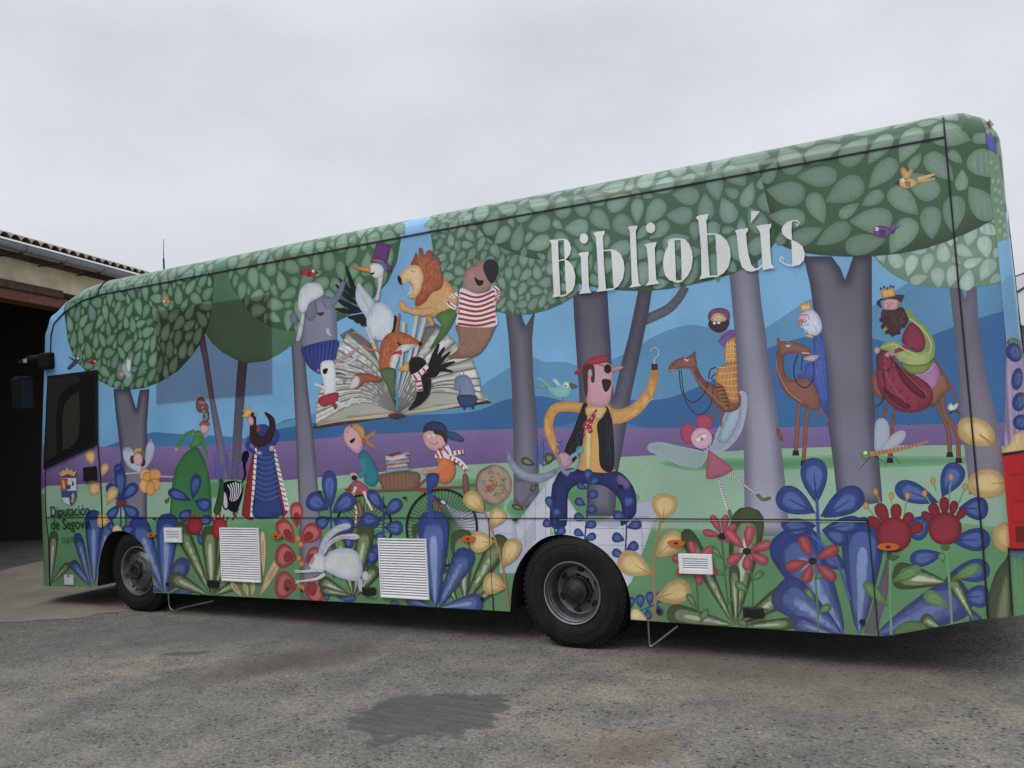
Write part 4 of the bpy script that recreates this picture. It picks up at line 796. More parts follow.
strands([(440, 590), (445, 500), (480, 455), (560, 465), (500, 500), (470, 580)], 18, 20, (190, 116, 66), 100, 3)
cr('Z'); strands([(760, 380), (860, 355), (925, 400), (925, 500), (840, 495), (760, 450)], 36, 26, (196, 200, 212), 20, 4)
cr('H'); strands([(250, 400), (262, 500), (300, 560), (262, 560), (238, 440)], 8, 40, (206, 160, 92), 80, 4, .2); strands([(600, 400), (700, 360), (780, 250), (790, 300), (700, 400)], 10, 40, (206, 160, 92), -40, 4, .3)
strands([(360, 560), (420, 420), (440, 330), (440, 480), (390, 620)], 10, 40, (50, 54, 68), 110, 4, .2); strands([(540, 420), (575, 420), (576, 640), (530, 640)], 10, 40, (50, 54, 68), 88, 4, .2)
# dragonfly
cr('N')
p([(262, 262), (258, 180), (265, 110), (300, 92), (330, 120), (335, 190), (300, 255)], (146, 156, 176), (126, 138, 160), 3); p([(285, 262), (310, 220), (360, 170), (405, 155), (420, 180), (395, 220), (330, 260)], (156, 158, 172), (134, 138, 156), 3)
st([(235, 276), (330, 264), (440, 240), (535, 212)], 26, 10, (160, 112, 62));
for k in range(14): st([(262+k*19, 262-k*3.4), (266+k*19, 280-k*4.2)], 4, 4, (120, 50, 40), smooth=False)
el(212, 283, 24, 22, (90, 128, 60)); el(212, 270, 10, 8, (190, 200, 190), w=0); st([(240, 290), (210, 320), (180, 358)], 3, 2, (20, 30, 30)); st([(260, 290), (300, 310), (322, 340)], 3, 2, (20, 30, 30)); st([(340, 275), (370, 300), (392, 328)], 3, 2, (20, 30, 30))
# ================================================================== plants along the bottom
# olive leaf fans
cr('B')
for b_, t, w in (((105, 540), (125, 260), 42), ((108, 530), (205, 425), 34)): lf(b_, t, w, OL, long=True)
lf((312, 545), (240, 270), 44, BL, long=True); lf((316, 548), (212, 415), 44, BL, long=True); lf((330, 540), (325, 150), 74, BL, long=True); lf((340, 500), (410, 200), 56, BL, long=True)
lf((688, 575), (540, 190), 95, BL, long=True); lf((682, 575), (600, 540), 30, BL); lf((690, 580), (708, 170), 100, BL, long=True); lf((705, 575), (800, 400), 90, BL); lf((720, 580), (850, 560), 40, BL)
cr('A'); st([(470, 610), (462, 700), (465, 860)], 8, 8, (44, 60, 120)); lf((465, 745), (452, 632), 50, BL, False)
cr('B')
for b_, t, w in (((465, 110), (400, 20), 60), ((470, 105), (548, 20), 62), ((470, 125), (555, 190), 62), ((460, 125), (400, 200), 52), ((466, 110), (462, -60), 60), ((540, 240), (475, 270), 60), ((400, 250), (430, 230), 40)): lf(b_, t, w, BL, False)
st([(466, 100), (466, 240)], 8, 8, (44, 60, 120), smooth=False); el(466, 118, 26, 18, (112, 48, 44))
cr('A'); pod((318, 640), (305, 565), 52, False); pod((370, 700), (392, 632), 38); pod((345, 740), (300, 740), 46)
cr('B'); pod((372, 40), (300, 45), 78); pod((395, 125), (440, 35), 56); pod((410, 210), (345, 200), 80)
p([(425, 262), (430, 240), (448, 230), (466, 245), (470, 262)], YE[1], YE[0], 2)
# middle-left plants
cr('Z')
for b_, t, w in (((66, 100), (90, -30), 56), ((58, 105), (-60, 55), 56), ((75, 105), (160, 140), 70), ((60, 150), (5, 205), 60), ((80, 215), (165, 200), 54), ((90, 270), (130, 330), 50)): lf(b_, t, w)
for b_, t, w in (((160, 590), (-10, 215), 66), ((165, 590), (152, 232), 74), ((150, 590), (-55, 490), 66), ((170, 590), (260, 300), 60), ((175, 590), (290, 530), 44)): lf(b_, t, w, OL, long=True)
def tulip(cx, cy, rx, ry, s=1, c=(142, 34, 46)):
    for k in range(5): st([(cx-rx*.75+k*rx*.38, cy-ry*.5), (cx-rx*1.05+k*rx*.52, cy-ry*1.05-(2-abs(k-2))*ry*.18)], rx*.32, rx*.22, c, smooth=False)
    el(cx, cy, rx, ry, c, e=dk(c, .7), w=4)
tulip(78, 235, 40, 48); tulip(205, 250, 40, 60)
lf((262, 540), (420, 265), 34, ((196, 176, 130), (206, 190, 150), (214, 200, 164)), False)
for b_, t, w in (((320, 600), (262, 520), 30), ((352, 600), (330, 520), 26), ((372, 600), (378, 515), 24), ((408, 600), (518, 388), 44), ((430, 500), (425, 260), 30)): lf(b_, t, w, ((200, 176, 124), (174, 138, 86), (174, 138, 86)), False, .6)
st([(612, 250), (618, 420), (622, 610)], 8, 8, (84, 84, 50))
for b_, t, w in (((600, 245), (596, 112), 62), ((585, 325), (508, 205), 76), ((622, 325), (712, 235), 88), ((600, 400), (490, 380), 112), ((640, 420), (735, 380), 100), ((600, 545), (488, 530), 130), ((632, 550), (748, 570), 138)):
    w *= 1.12; p(tear(b_, t, w, pr='f'), (146, 48, 52), (124, 38, 44), 1.5, sm=0); p(tear(b_, t, w, .74, .12, pr='f'), (172, 90, 88), (156, 66, 68), 1.5, sm=0); p(tear(b_, t, w, .46, .14, pr='f'), (128, 36, 42), w=1, sm=0)
for x, y in ((604, 300), (620, 330), (610, 400), (624, 428), (612, 540), (628, 552)): el(x, y, 14, 18, (184, 118, 52))
el(500, 288, 26, 13, (196, 110, 50)); el(552, 556, 7, 9, (24, 20, 20), w=0); el(624, 565, 7, 9, (24, 20, 20), w=0)
for b_, t, w in (((770, 150), (765, -50), 78), ((760, 150), (655, 85), 100), ((785, 165), (895, 80), 92), ((770, 190), (700, 235), 70), ((785, 200), (890, 250), 90), ((800, 300), (890, 330), 60), ((770, 590), (740, 605), 40), ((800, 600), (905, 605), 44), ((960, 480), (1010, 330), 60), ((900, 240), (1020, 200), 70)): lf(b_, t, w)
st([(772, 110), (776, 260), (790, 500)], 9, 9, (44, 60, 120))
for b_, t, w in (((895, 590), (960, 225), 76), ((890, 590), (800, 250), 60), ((870, 590), (715, 510), 56), ((905, 590), (1010, 440), 60), ((880, 590), (720, 560), 36)): lf(b_, t, w, OL, long=True)
# white rabbit running
p([(712, 375), (735, 300), (790, 242), (850, 220), (878, 228), (870, 248), (810, 270), (760, 320), (738, 378)], (168, 172, 186), (140, 144, 160), 2); p([(730, 380), (760, 320), (820, 282), (900, 274), (925, 292), (900, 304), (830, 302), (775, 335), (745, 380)], (178, 182, 194), (150, 152, 168), 2); st([(775, 325), (820, 296), (905, 290)], 8, 4, (164, 120, 132))
p([(745, 460), (720, 440), (740, 400), (780, 362), (840, 348), (900, 360), (932, 410), (938, 470), (915, 512), (860, 510), (800, 490)], (186, 192, 206), (150, 158, 178), 6); p([(665, 440), (672, 410), (700, 376), (740, 385), (750, 430), (740, 468), (705, 470), (680, 462)], (190, 196, 208), (156, 162, 180), 4); el(682, 410, 9, 22, (190, 130, 144), 20)
st([(700, 462), (650, 466), (600, 468)], 16, 10, (176, 182, 198)); st([(745, 480), (700, 505), (600, 520)], 20, 10, (176, 182, 198)); el(952, 490, 18, 26, (182, 188, 202)); st([(925, 505), (935, 560), (1010, 595)], 24, 16, (170, 176, 194))
for x, y in ((596, 462), (596, 472), (600, 514), (600, 526)): st([(x+14, y), (x-6, y+(2 if y > 500 else -2))], 5, 4, (180, 186, 200), smooth=False)
# between louvres and rear wheel
cr('G')
for b_, t, w in (((122, 110), (48, 0), 62), ((125, 130), (212, 50), 66), ((110, 150), (8, 150), 74), ((125, 190), (222, 195), 76), ((70, 240), (130, 240), 50), ((100, 340), (40, 340), 70), ((210, 590), (155, 575), 36)): lf(b_, t, w)
st([(120, 30), (122, 240)], 7, 7, (44, 60, 120), smooth=False)
for b_, t, w in (((540, 560), (520, 200), 100), ((545, 565), (740, 232), 90), ((400, 540), (290, 170), 60), ((500, 580), (420, 400), 50), ((590, 590), (670, 510), 40)): lf(b_, t, w, OL, long=True)
for b_, t, w in (((388, 600), (376, 105), 136), ((405, 600), (560, 300), 96), ((420, 602), (632, 570), 84), ((380, 600), (240, 560), 40)): lf(b_, t, w, BL, long=True)
st([(372, 20), (360, 60), (368, 160)], 30, 22, (44, 66, 134))
st([(640, 110), (690, 240), (735, 400), (768, 615)], 9, 10, (150, 108, 66), n=8)
for b_, t, w in (((640, 115), (545, 15), 92), ((680, 190), (725, 95), 84), ((690, 265), (565, 265), 112), ((738, 392), (805, 250), 92), ((750, 500), (635, 465), 112)): pod(b_, t, w)
p([(528, 240), (545, 232), (585, 236), (598, 248), (560, 262), (534, 256)], (212, 106, 40), w=1)
# right of the rear wheel
cr('I')
def vine(x0, y0, x1, y1, L):
    st([(x0, y0), ((x0+x1)/2+4, (y0+y1)/2), (x1, y1)], 7, 6, (40, 56, 118))
    for b_, t, w in L: lf(b_, t, w)
vine(380, 0, 362, 300, [((372, 50), (380, -5), 36), ((378, 60), (422, 36), 30), ((372, 80), (330, 60), 30), ((370, 115), (418, 95), 38), ((366, 150), (322, 125), 36), ((366, 180), (412, 158), 38), ((364, 215), (318, 192), 38), ((362, 245), (410, 222), 40), ((360, 280), (318, 258), 34), ((360, 300), (410, 275), 34)])
vine(540, 130, 532, 400, [((535, 165), (560, 112), 50), ((540, 210), (485, 185), 44), ((542, 245), (605, 225), 44), ((532, 300), (480, 280), 44), ((540, 340), (590, 315), 44), ((532, 370), (480, 345), 38)])
vine(220, 150, 235, 270, [((222, 170), (205, 112), 36), ((225, 200), (255, 165), 40), ((225, 240), (185, 220), 36), ((235, 275), (280, 250), 36)])
vine(600, 600, 720, 545, [((600, 590), (598, 530), 40), ((640, 580), (640, 518), 36), ((675, 565), (690, 520), 36), ((630, 590), (632, 640), 36), ((670, 575), (690, 620), 32), ((560, 590), (560, 540), 34)])
p([(560, 640), (562, 600), (590, 595), (628, 640)], YE[2], YE[0], 3)
st([(690, 200), (664, 330), (655, 450), (662, 560), (666, 650)], 9, 10, (150, 104, 70), n=8)
for b_, t, w in (((695, 220), (708, 100), 112), ((664, 370), (778, 275), 96), ((650, 445), (508, 370), 104), ((662, 550), (815, 500), 104)): pod(b_, t, w)
p([(718, 308), (740, 297), (780, 300), (790, 310), (760, 320), (730, 320)], (212, 106, 40), w=1)
cr('L')
for b_, t, w in (((380, 640), (460, 35), 150), ((375, 635), (125, 150), 74), ((370, 640), (35, 575), 90), ((395, 640), (690, 450), 96), ((400, 650), (695, 630), 54), ((390, 640), (380, 330), 50)): lf(b_, t, w, OL, long=True)
for pts in ([(185, 380), (200, 600)], [(318, 200), (335, 400), (350, 540)], [(445, 280), (475, 430), (472, 650)]): st(pts, 9, 9, (60, 96, 56))
for b_, t, w in (((190, 555), (140, 480), 34), ((205, 630), (245, 555), 36), ((320, 300), (260, 235), 32), ((335, 350), (370, 320), 28), ((455, 470), (385, 420), 44), ((465, 415), (532, 365), 36), ((330, 385), (290, 365), 24), ((500, 590), (552, 560), 30), ((455, 650), (400, 612), 34), ((350, 530), (365, 500), 20)): lf(b_, t, w, GR, False)
def daisy(cx, cy, pet, wd=44, c=PK, ec=(30, 34, 44)):
    for dx, dy in pet:
        p(tear((cx+dx*.12, cy+dy*.12), (cx+dx, cy+dy), wd), c[0], dk(c[0], .8), 1.5, sm=0); p(tear((cx+dx*.2, cy+dy*.2), (cx+dx*.95-4, cy+dy*.95-4), wd*.5), c[1], c[0], 2, sm=0)
    el(cx, cy, 22, 18, ec)
daisy(320, 186, [(-100, -25), (-55, -110), (20, -112), (70, -60), (40, 20), (-20, 20)], 40)
daisy(185, 300, [(-125, 0), (-30, -90), (90, -55), (110, 80), (20, 135), (-100, 85)], 46)
daisy(445, 262, [(-110, -110), (20, -132), (130, -40), (108, 60), (5, 98), (-100, 62)], 56)
# big blue plant, right
cr('a'); 
cr('L')
for b_, t, w in (((818, 90), (880, -40), 100), ((800, 64), (640, -20), 110)): pass
lf((940, 690), (640, 150), 230, BL, long=True); lf((930, 690), (600, 440), 170, BL, long=True); lf((900, 695), (680, 620), 70, BL, long=True)
lf((800, 130), (640, 150), 100, BL, False)
cr('O')
lf((180, 690), (205, 85), 190, BL, long=True)
lf((110, 350), (0, 280), 90, BL)
for b_, t, w in (((270, 690), (745, 470), 190), ): lf(b_, t, w, ((36, 58, 122), (72, 82, 142), (86, 108, 168)), long=True)
cr('a')
for b_, t, w in (((655, 540), (620, 150), 232), ((640, 620), (318, 450), 230), ((690, 650), (1050, 440), 230), ((640, 735), (350, 720), 110), ((700, 768), (1040, 700), 150)): lf(b_, t, w)
st([(655, 500), (665, 640), (672, 800), (690, 900)], 26, 26, (50, 74, 140))
cr('L'); st([(805, 60), (812, 180), (820, 260)], 17, 16, (50, 74, 140)); lf((830, 150), (960, 215), 80, BL, False)
cr('X'); st([(812, 535), (836, 560), (850, 600)], 3, 3, (60, 84, 150))
cr('N')
for b_, t, w in (((585, 525), (365, 440), 110), ((605, 495), (690, 325), 120), ((0, 600), (195, 470), 130), ((690, 555), (842, 555), 120), ((650, 720), (852, 712), 120), ((540, 590), (440, 700), 120)): lf(b_, t, w)
cr('O')
lf((640, 380), (850, 350), 120, BL); lf((700, 500), (850, 490), 118, BL); lf((610, 275), (440, 310), 90, BL); lf((760, 560), (800, 700), 90, BL, False)
for b_, t, w in (((620, 420), (350, 380), 120), ((770, 620), (640, 380), 60), ((600, 660), (500, 600), 60)): lf(b_, t, w, OL, long=True)
p([(838, 605), (845, 480), (880, 370), (925, 310), (945, 300), (955, 605)], OL[0], dk(OL[0], .8), 3); p([(880, 605), (900, 470), (940, 360), (950, 605)], OL[1], OL[0], 4)
p([(948, 270), (1050, 290), (1100, 640), (965, 600)], (84, 132, 84), (70, 116, 72), 3, sm=0); p([(940, 246), (1080, 262), (1080, 300), (946, 276)], (92, 124, 172), w=0, sm=0)
cr('O')
p([(362, 690), (372, 650), (420, 622), (480, 620), (520, 640), (525, 668), (460, 676)], GR[0], dk(GR[0]), 2)
# cactus flowers
def cact(cx, cy, r, pets, c=(118, 26, 38)):
    for b_, t, w in pets: p(tear(b_, t, w), c, dk(c, .78), 2, sm=0)
    el(cx, cy, r, r*.98, (130, 34, 50), e=(96, 20, 30), w=5)
cr('O')
st([(340, 290), (338, 480), (345, 690)], 14, 12, (92, 140, 96)); st([(620, 240), (640, 400), (655, 640)], 14, 12, (92, 140, 96))
for b_, t, w in (((330, 548), (205, 420), 60), ((345, 420), (495, 345), 62), ((645, 550), (512, 475), 72), ((655, 408), (802, 335), 62), ((612, 320), (600, 270), 40)): lf(b_, t, w, ((80, 122, 70), (94, 136, 84), (94, 136, 84)), True)
p([(325, 285), (385, 285), (365, 308), (335, 306)], (60, 100, 60)); p([(598, 236), (645, 236), (630, 258), (610, 256)], (60, 100, 60))
cr('N')
for a, b_ in (((255, 590), (215, 540)), ((290, 530), (265, 470)), ((345, 530), (345, 490)), ((410, 590), (428, 490)), ((575, 470), (558, 415)), ((545, 530), (515, 478)), ((640, 520), (650, 395)), ((690, 530), (722, 445))):
    st([a, b_], 7, 7, (88, 132, 90), smooth=False); el(b_[0], b_[1], 14, 19, (178, 128, 66), w=1.2)
cact(358, 690, 93, [((330, 670), (220, 605), 60), ((330, 640), (275, 530), 66), ((368, 640), (370, 530), 58), ((400, 650), (450, 578), 54), ((420, 680), (506, 640), 62)])
cact(620, 658, 87, [((590, 640), (500, 575), 44), ((590, 610), (548, 530), 56), ((620, 600), (614, 495), 50), ((650, 600), (672, 515), 44), ((670, 620), (722, 560), 44)])
# yellow seed pods at the far right
p([(684, 150), (700, 100), (760, 88), (830, 110), (872, 165), (870, 215), (830, 238), (760, 232), (700, 200)], YE[0], dk(YE[0], .88), 2); p([(705, 150), (720, 115), (770, 105), (825, 130), (855, 180), (830, 215), (760, 210)], YE[1], YE[0], 4)
p([(735, 420), (770, 370), (840, 352), (900, 370), (928, 420), (922, 470), (870, 500), (800, 498), (750, 470)], YE[0], dk(YE[0], .88), 2); p([(755, 420), (790, 385), (850, 370), (895, 395), (912, 440), (870, 475), (800, 472)], YE[1], YE[0], 4)
st([(795, 175), (850, 215), (885, 265), (915, 320)], 6, 8, (150, 104, 62)); st([(930, 425), (860, 428)], 9, 4, (160, 120, 70))
p([(862, 690), (880, 650), (940, 628), (945, 768), (900, 768), (870, 735)], YE[0], dk(YE[0], .88), 2); p([(885, 695), (900, 660), (945, 645), (945, 750), (905, 740)], YE[1], YE[0], 4)
# pink daisy in front of the big blue plant
cr('L')
st([(790, 340), (805, 520), (812, 680)], 9, 9, (74, 116, 66))
for b_, t, w in (((795, 520), (745, 452), 36), ((808, 580), (875, 538), 44), ((795, 410), (830, 370), 30)): lf(b_, t, w, GR, False)
daisy(782, 312, [(-58, -128), (132, -70), (118, 96), (-40, 112), (-140, 34)], 62, ((142, 54, 62), (158, 78, 88), (158, 78, 88)))
cr('O'); p([(278, 236), (300, 222), (350, 220), (382, 236), (350, 252), (300, 250)], (224, 138, 48), w=1); el(330, 236, 12, 7, (60, 40, 30), w=0)
for t in ((-40, -8), (-30, 6), (26, -6), (36, 4)): el(330+t[0]*.8, 236+t[1]*.8, 5, 3, (60, 40, 30), w=0, n=6)
# ================================================================== lettering on the side
MURAL = MU
MU = Mural()
WH = (190, 195, 205)
def L_(pts): p(pts, WH, WH, w=0, sm=0)
cr('S')
L_([(74, 222), (112, 218), (138, 219), (141, 300), (146, 420), (156, 632), (96, 642), (108, 612), (100, 480), (90, 250)]); L_([(138, 215), (185, 212), (185, 222), (138, 224)])
L_([(180, 213), (206, 218), (226, 245), (234, 285), (226, 325), (204, 355), (188, 366)]); L_([(142, 370), (188, 358), (190, 368), (143, 377)])
L_([(188, 364), (216, 376), (248, 415), (265, 480), (262, 545), (245, 590), (215, 614), (200, 624), (192, 500)]); L_([(154, 628), (200, 616), (202, 626), (155, 637)])
L_([(286, 322), (310, 312), (362, 308), (362, 330), (356, 345), (364, 560), (372, 590), (384, 607), (292, 615), (306, 590), (314, 560), (305, 345)])
el(328, 211, 31, 37, WH, w=0)
L_([(396, 170), (420, 162), (480, 155), (476, 180), (466, 195), (474, 400), (490, 592), (420, 601), (436, 570), (428, 400), (415, 200)]); L_([(468, 294), (530, 290), (532, 299), (469, 303)])
L_([(526, 290), (560, 294), (596, 325), (618, 375), (624, 440), (612, 505), (580, 558), (546, 580), (536, 450)]); L_([(486, 580), (546, 573), (546, 584), (488, 592)])
L_([(648, 128), (672, 120), (718, 115), (716, 138), (706, 155), (716, 400), (728, 535), (744, 557), (660, 570), (678, 545), (672, 380), (662, 150)])
L_([(772, 255), (800, 244), (858, 236), (852, 265), (844, 280), (850, 420), (856, 510), (878, 540), (776, 555), (802, 520), (798, 400), (788, 285)]); el(815, 133, 34, 39, WH, w=0)
L_([(1000, 214), (960, 240), (922, 300), (906, 375), (908, 430), (922, 480), (950, 515), (1000, 526), (992, 400), (985, 228)])
cr('T')
L_([(38, 372), (10, 372), (-10, 378), (0, 640), (20, 662), (50, 668), (44, 500)]); L_([(-25, 372), (30, 356), (85, 356), (86, 366), (38, 370)]); L_([(20, 660), (50, 664), (92, 662), (92, 674), (60, 680), (30, 672)])
L_([(82, 357), (112, 362), (145, 395), (165, 445), (172, 500), (162, 575), (135, 630), (92, 672), (88, 500)])
L_([(192, 202), (220, 188), (285, 177), (280, 210), (270, 225), (282, 430), (296, 640), (218, 655), (236, 620), (232, 420), (212, 225)]); L_([(272, 322), (340, 318), (341, 328), (273, 332)])
L_([(336, 320), (375, 330), (418, 370), (444, 430), (448, 495), (434, 560), (400, 608), (352, 635), (346, 480)]); L_([(290, 628), (352, 626), (352, 636), (292, 640)])
L_([(478, 298), (510, 290), (576, 280), (572, 305), (560, 320), (568, 410), (582, 490), (600, 550), (630, 580), (605, 600), (565, 594), (530, 565), (510, 500), (500, 400), (492, 325)]); L_([(600, 588), (650, 570), (680, 545), (684, 556), (655, 582), (605, 600)])
L_([(635, 268), (670, 258), (746, 250), (742, 275), (732, 290), (738, 450), (745, 540), (768, 572), (682, 588), (676, 480), (665, 320), (656, 300)]); L_([(598, 154), (662, 161), (596, 244)])
L_([(896, 226), (862, 236), (832, 262), (820, 292), (828, 326), (860, 356), (898, 372), (892, 300)]); st([(890, 230), (922, 226), (948, 243), (932, 264), (924, 244)], 8, 6, WH)
L_([(892, 366), (935, 385), (972, 415), (990, 465), (984, 515), (950, 550), (900, 560), (894, 460)]); st([(905, 556), (860, 550), (822, 528), (806, 508), (826, 492), (832, 520)], 9, 6, WH)
LETTERS = MU
MU = MURAL
# ================================================================== bus
bus = thing('library_bus', 'mobile library bus wrapped in a painted storybook forest with the word Bibliobús', 'bus', (-4.8, D+1.17, 0))
paint = bpy.data.materials.new('painted_wrap'); paint.use_nodes = True
nt = paint.node_tree; b = nt.nodes['Principled BSDF']; b.inputs['Roughness'].default_value = .3; b.inputs['Specular IOR Level'].default_value = .4
at = nt.nodes.new('ShaderNodeAttribute'); at.attribute_name = 'Col'
tc = nt.nodes.new('ShaderNodeTexCoord'); n1 = nt.nodes.new('ShaderNodeTexNoise'); n1.inputs['Scale'].default_value = 95; n1.inputs['Detail'].default_value = 3
n2 = nt.nodes.new('ShaderNodeTexNoise'); n2.inputs['Scale'].default_value = 2.3; n2.inputs['Detail'].default_value = 4
ad = nt.nodes.new('ShaderNodeMath'); ad.operation = 'MULTIPLY_ADD'; ad.inputs[1].default_value = .7; nt.links.new(tc.outputs['Object'], n1.inputs['Vector']); nt.links.new(tc.outputs['Object'], n2.inputs['Vector'])
nt.links.new(n1.outputs['Fac'], ad.inputs[0]); nt.links.new(n2.outputs['Fac'], ad.inputs[2])
mr = nt.nodes.new('ShaderNodeMapRange'); mr.inputs[1].default_value = .5; mr.inputs[2].default_value = 1.2; mr.inputs[3].default_value = .80; mr.inputs[4].default_value = 1.2
nt.links.new(ad.outputs[0], mr.inputs[0])
vm = nt.nodes.new('ShaderNodeVectorMath'); vm.operation = 'SCALE'; nt.links.new(at.outputs['Color'], vm.inputs[0]); nt.links.new(mr.outputs[0], vm.inputs['Scale'])
ge = nt.nodes.new('ShaderNodeNewGeometry'); sz = nt.nodes.new('ShaderNodeSeparateXYZ'); nt.links.new(ge.outputs['Position'], sz.inputs[0])
dz = nt.nodes.new('ShaderNodeMapRange'); dz.inputs[1].default_value = .75; dz.inputs[2].default_value = .2; dz.inputs[3].default_value = 0; dz.inputs[4].default_value = 1; nt.links.new(sz.outputs['Z'], dz.inputs[0])
n4 = nt.nodes.new('ShaderNodeTexNoise'); n4.inputs['Scale'].default_value = 4; n4.inputs['Detail'].default_value = 7; n4.inputs['Roughness'].default_value = .7; nt.links.new(tc.outputs['Object'], n4.inputs['Vector'])
d4 = nt.nodes.new('ShaderNodeMapRange'); d4.inputs[1].default_value = .38; d4.inputs[2].default_value = .7; d4.inputs[3].default_value = .04; d4.inputs[4].default_value = .55; nt.links.new(n4.outputs['Fac'], d4.inputs[0])
du = nt.nodes.new('ShaderNodeMath'); du.operation = 'MULTIPLY'; nt.links.new(dz.outputs[0], du.inputs[0]); nt.links.new(d4.outputs[0], du.inputs[1])
dm = nt.nodes.new('ShaderNodeMix'); dm.data_type = 'RGBA'; nt.links.new(du.outputs[0], dm.inputs[0]); nt.links.new(vm.outputs[0], dm.inputs[6]); dm.inputs[7].default_value = (.13, .115, .09, 1); nt.links.new(dm.outputs[2], b.inputs['Base Color'])
bp = nt.nodes.new('ShaderNodeBump'); bp.inputs['Strength'].default_value = .05; bp.inputs['Distance'].default_value = .004; n3 = nt.nodes.new('ShaderNodeTexNoise'); n3.inputs['Scale'].default_value = 3.0
nt.links.new(tc.outputs['Object'], n3.inputs['Vector']); nt.links.new(n3.outputs['Fac'], bp.inputs['Height']); nt.links.new(bp.outputs['Normal'], b.inputs['Normal'])
M = dict(matt=mat('matt_black', (.006, .006, .007), .8, spec=.2),
    black=mat('black_plastic', (.012, .012, .014), .45), rubber=mat('tyre_rubber', (.011, .0105, .010), .8, spec=.3, noise=.6, scale=7, bump=.12), under=mat('dark_underbody', (.010, .010, .011), .9),
    rim=mat('wheel_steel', (.145, .145, .15), .42, .75, noise=.3, scale=18), hub=mat('hub_iron', (.025, .025, .027), .6, .3, noise=.5, scale=25), lip=mat('rim_edge', (.42, .43, .45), .35, .8, noise=.2, scale=20),
    seam=mat('seam_gap', (.006, .008, .008), .7), white=mat('white_louvre', (.80, .81, .83), .45, noise=.06, scale=8), body=mat('body_paint', alb((66, 104, 78)), .4, noise=.1, scale=3),
    glass=mat('dark_glass', (.012, .014, .012), .08, spec=.5), seal=mat('window_seal', (.006, .006, .007), .5), orange=mat('orange_lens', (.55, .14, .02), .25, coat=.5), red=mat('red_lens', (.50, .012, .016), .18, coat=.6), redd=mat('dark_red_lens', (.16, .006, .009), .18, coat=.6),
    text=mat('dark_green_print', (.012, .03, .016), .5), steel=mat('bare_steel', (.30, .30, .31), .4, .9), gold=mat('crest_gold', albm((180, 140, 80)), .5), cred=mat('crest_red', albm((160, 58, 44)), .5), cwh=mat('crest_white', albm((172, 176, 188)), .5), cbl=mat('crest_blue', albm((40, 64, 118)), .5), silver=mat('mirror_clip', (.35, .35, .36), .4))
film = bpy.data.materials.new('tinted_film'); film.use_nodes = True; nt = film.node_tree; nt.nodes.clear()
o_ = nt.nodes.new('ShaderNodeOutputMaterial'); tr = nt.nodes.new('ShaderNodeBsdfTransparent'); tr.inputs[0].default_value = (.83, .73, .73, 1); gl = nt.nodes.new('ShaderNodeBsdfGlossy'); gl.inputs['Roughness'].default_value = .15; gl.inputs['Color'].default_value = (.9, .9, .9, 1)
mx = nt.nodes.new('ShaderNodeMixShader'); mx.inputs[0].default_value = .035; nt.links.new(tr.outputs[0], mx.inputs[1]); nt.links.new(gl.outputs[0], mx.inputs[2]); nt.links.new(mx.outputs[0], o_.inputs[0])
def grid_pts(poly, h):
    P = np.array(poly); lo = P.min(0); hi = P.max(0); xs = np.arange(lo[0]+h/2, hi[0], h); zs = np.arange(lo[1]+h/2, hi[1], h)
    G = np.array([(x, z) for x in xs for z in zs]); return [tuple(g) for g in G[inside(P, G)]] if len(G) else []
vo, tr_ = cdt_fill(PANEL, grid_pts(PANEL, .12))
vn = surf(vo, 0); vf = surf(vo, 0, True)
chain = [(up[0][0], BOT[0][1])]+up+[(up[-1][0], BOT[-1][1])]
cn = surf(np.array(chain), 0); cf = surf(np.array(chain), 0, True)
mb = MB(); mb.add(vn.tolist(), tr_.tolist()); mb.add(vf.tolist(), tr_[:, ::-1].tolist())
n = len(cn); mb.add(cn.tolist()+cf.tolist(), [(i, i+1, n+i+1, n+i) for i in range(n-1)])
mb.build('body', M['body'], bus)
# underside sheet, wheel wells and chassis
mb = MB()
x0, x1 = cn[:, 0].min()+.6, cn[:, 0].max()-.3
fxa, fxb = ARCH_F[-1][0], ARCH_F[0][0]; rxa, rxb = ARCH_R[-1][0], ARCH_R[0][0]
for a, c in ((x0, fxa-.01), (fxb+.01, rxa-.01), (rxb+.01, x1)):
    mb.box(a, c, D+.03, D+WID-.03, .40, .44)
mb.box(x0+.3, x1-.5, D+.75, D+.85, .42, .62); mb.box(x0+.3, x1-.5, D+1.5, D+1.6, .42, .62)
mb.build('floor_pan', M['under'], bus)
for q_ in ((fxb+.6, fxb+2.4, D+.25, D+.8, .26), (rxa-1.2, rxa-.25, D+.3, D+1.0, .25), (rxb+.5, rxb+1.5, D+.35, D+1.8, .27)): MB().box(*q_, .41, .02).build('underbody_box', M['under'], bus)  # plain boxes added to give dark shading under the skirt
for A_ in (ARCH_R, ARCH_F):
    for Y0, Y1 in ((D+.004, D+.62), (D+WID-.62, D+WID-.004)):
        mb = MB()
        v = [(x, Y0, z) for x, z in A_]+[(x, Y1, z) for x, z in A_]; m_ = len(A_)
        mb.add(v, [(i, i+1, m_+i+1, m_+i) for i in range(m_-1)])
        yb = Y1 if Y0 < D+1 else Y0
        mb.add([(x, yb, z) for x, z in A_], [tuple(range(m_))]); mb.build('wheel_arch', M['under'], bus)
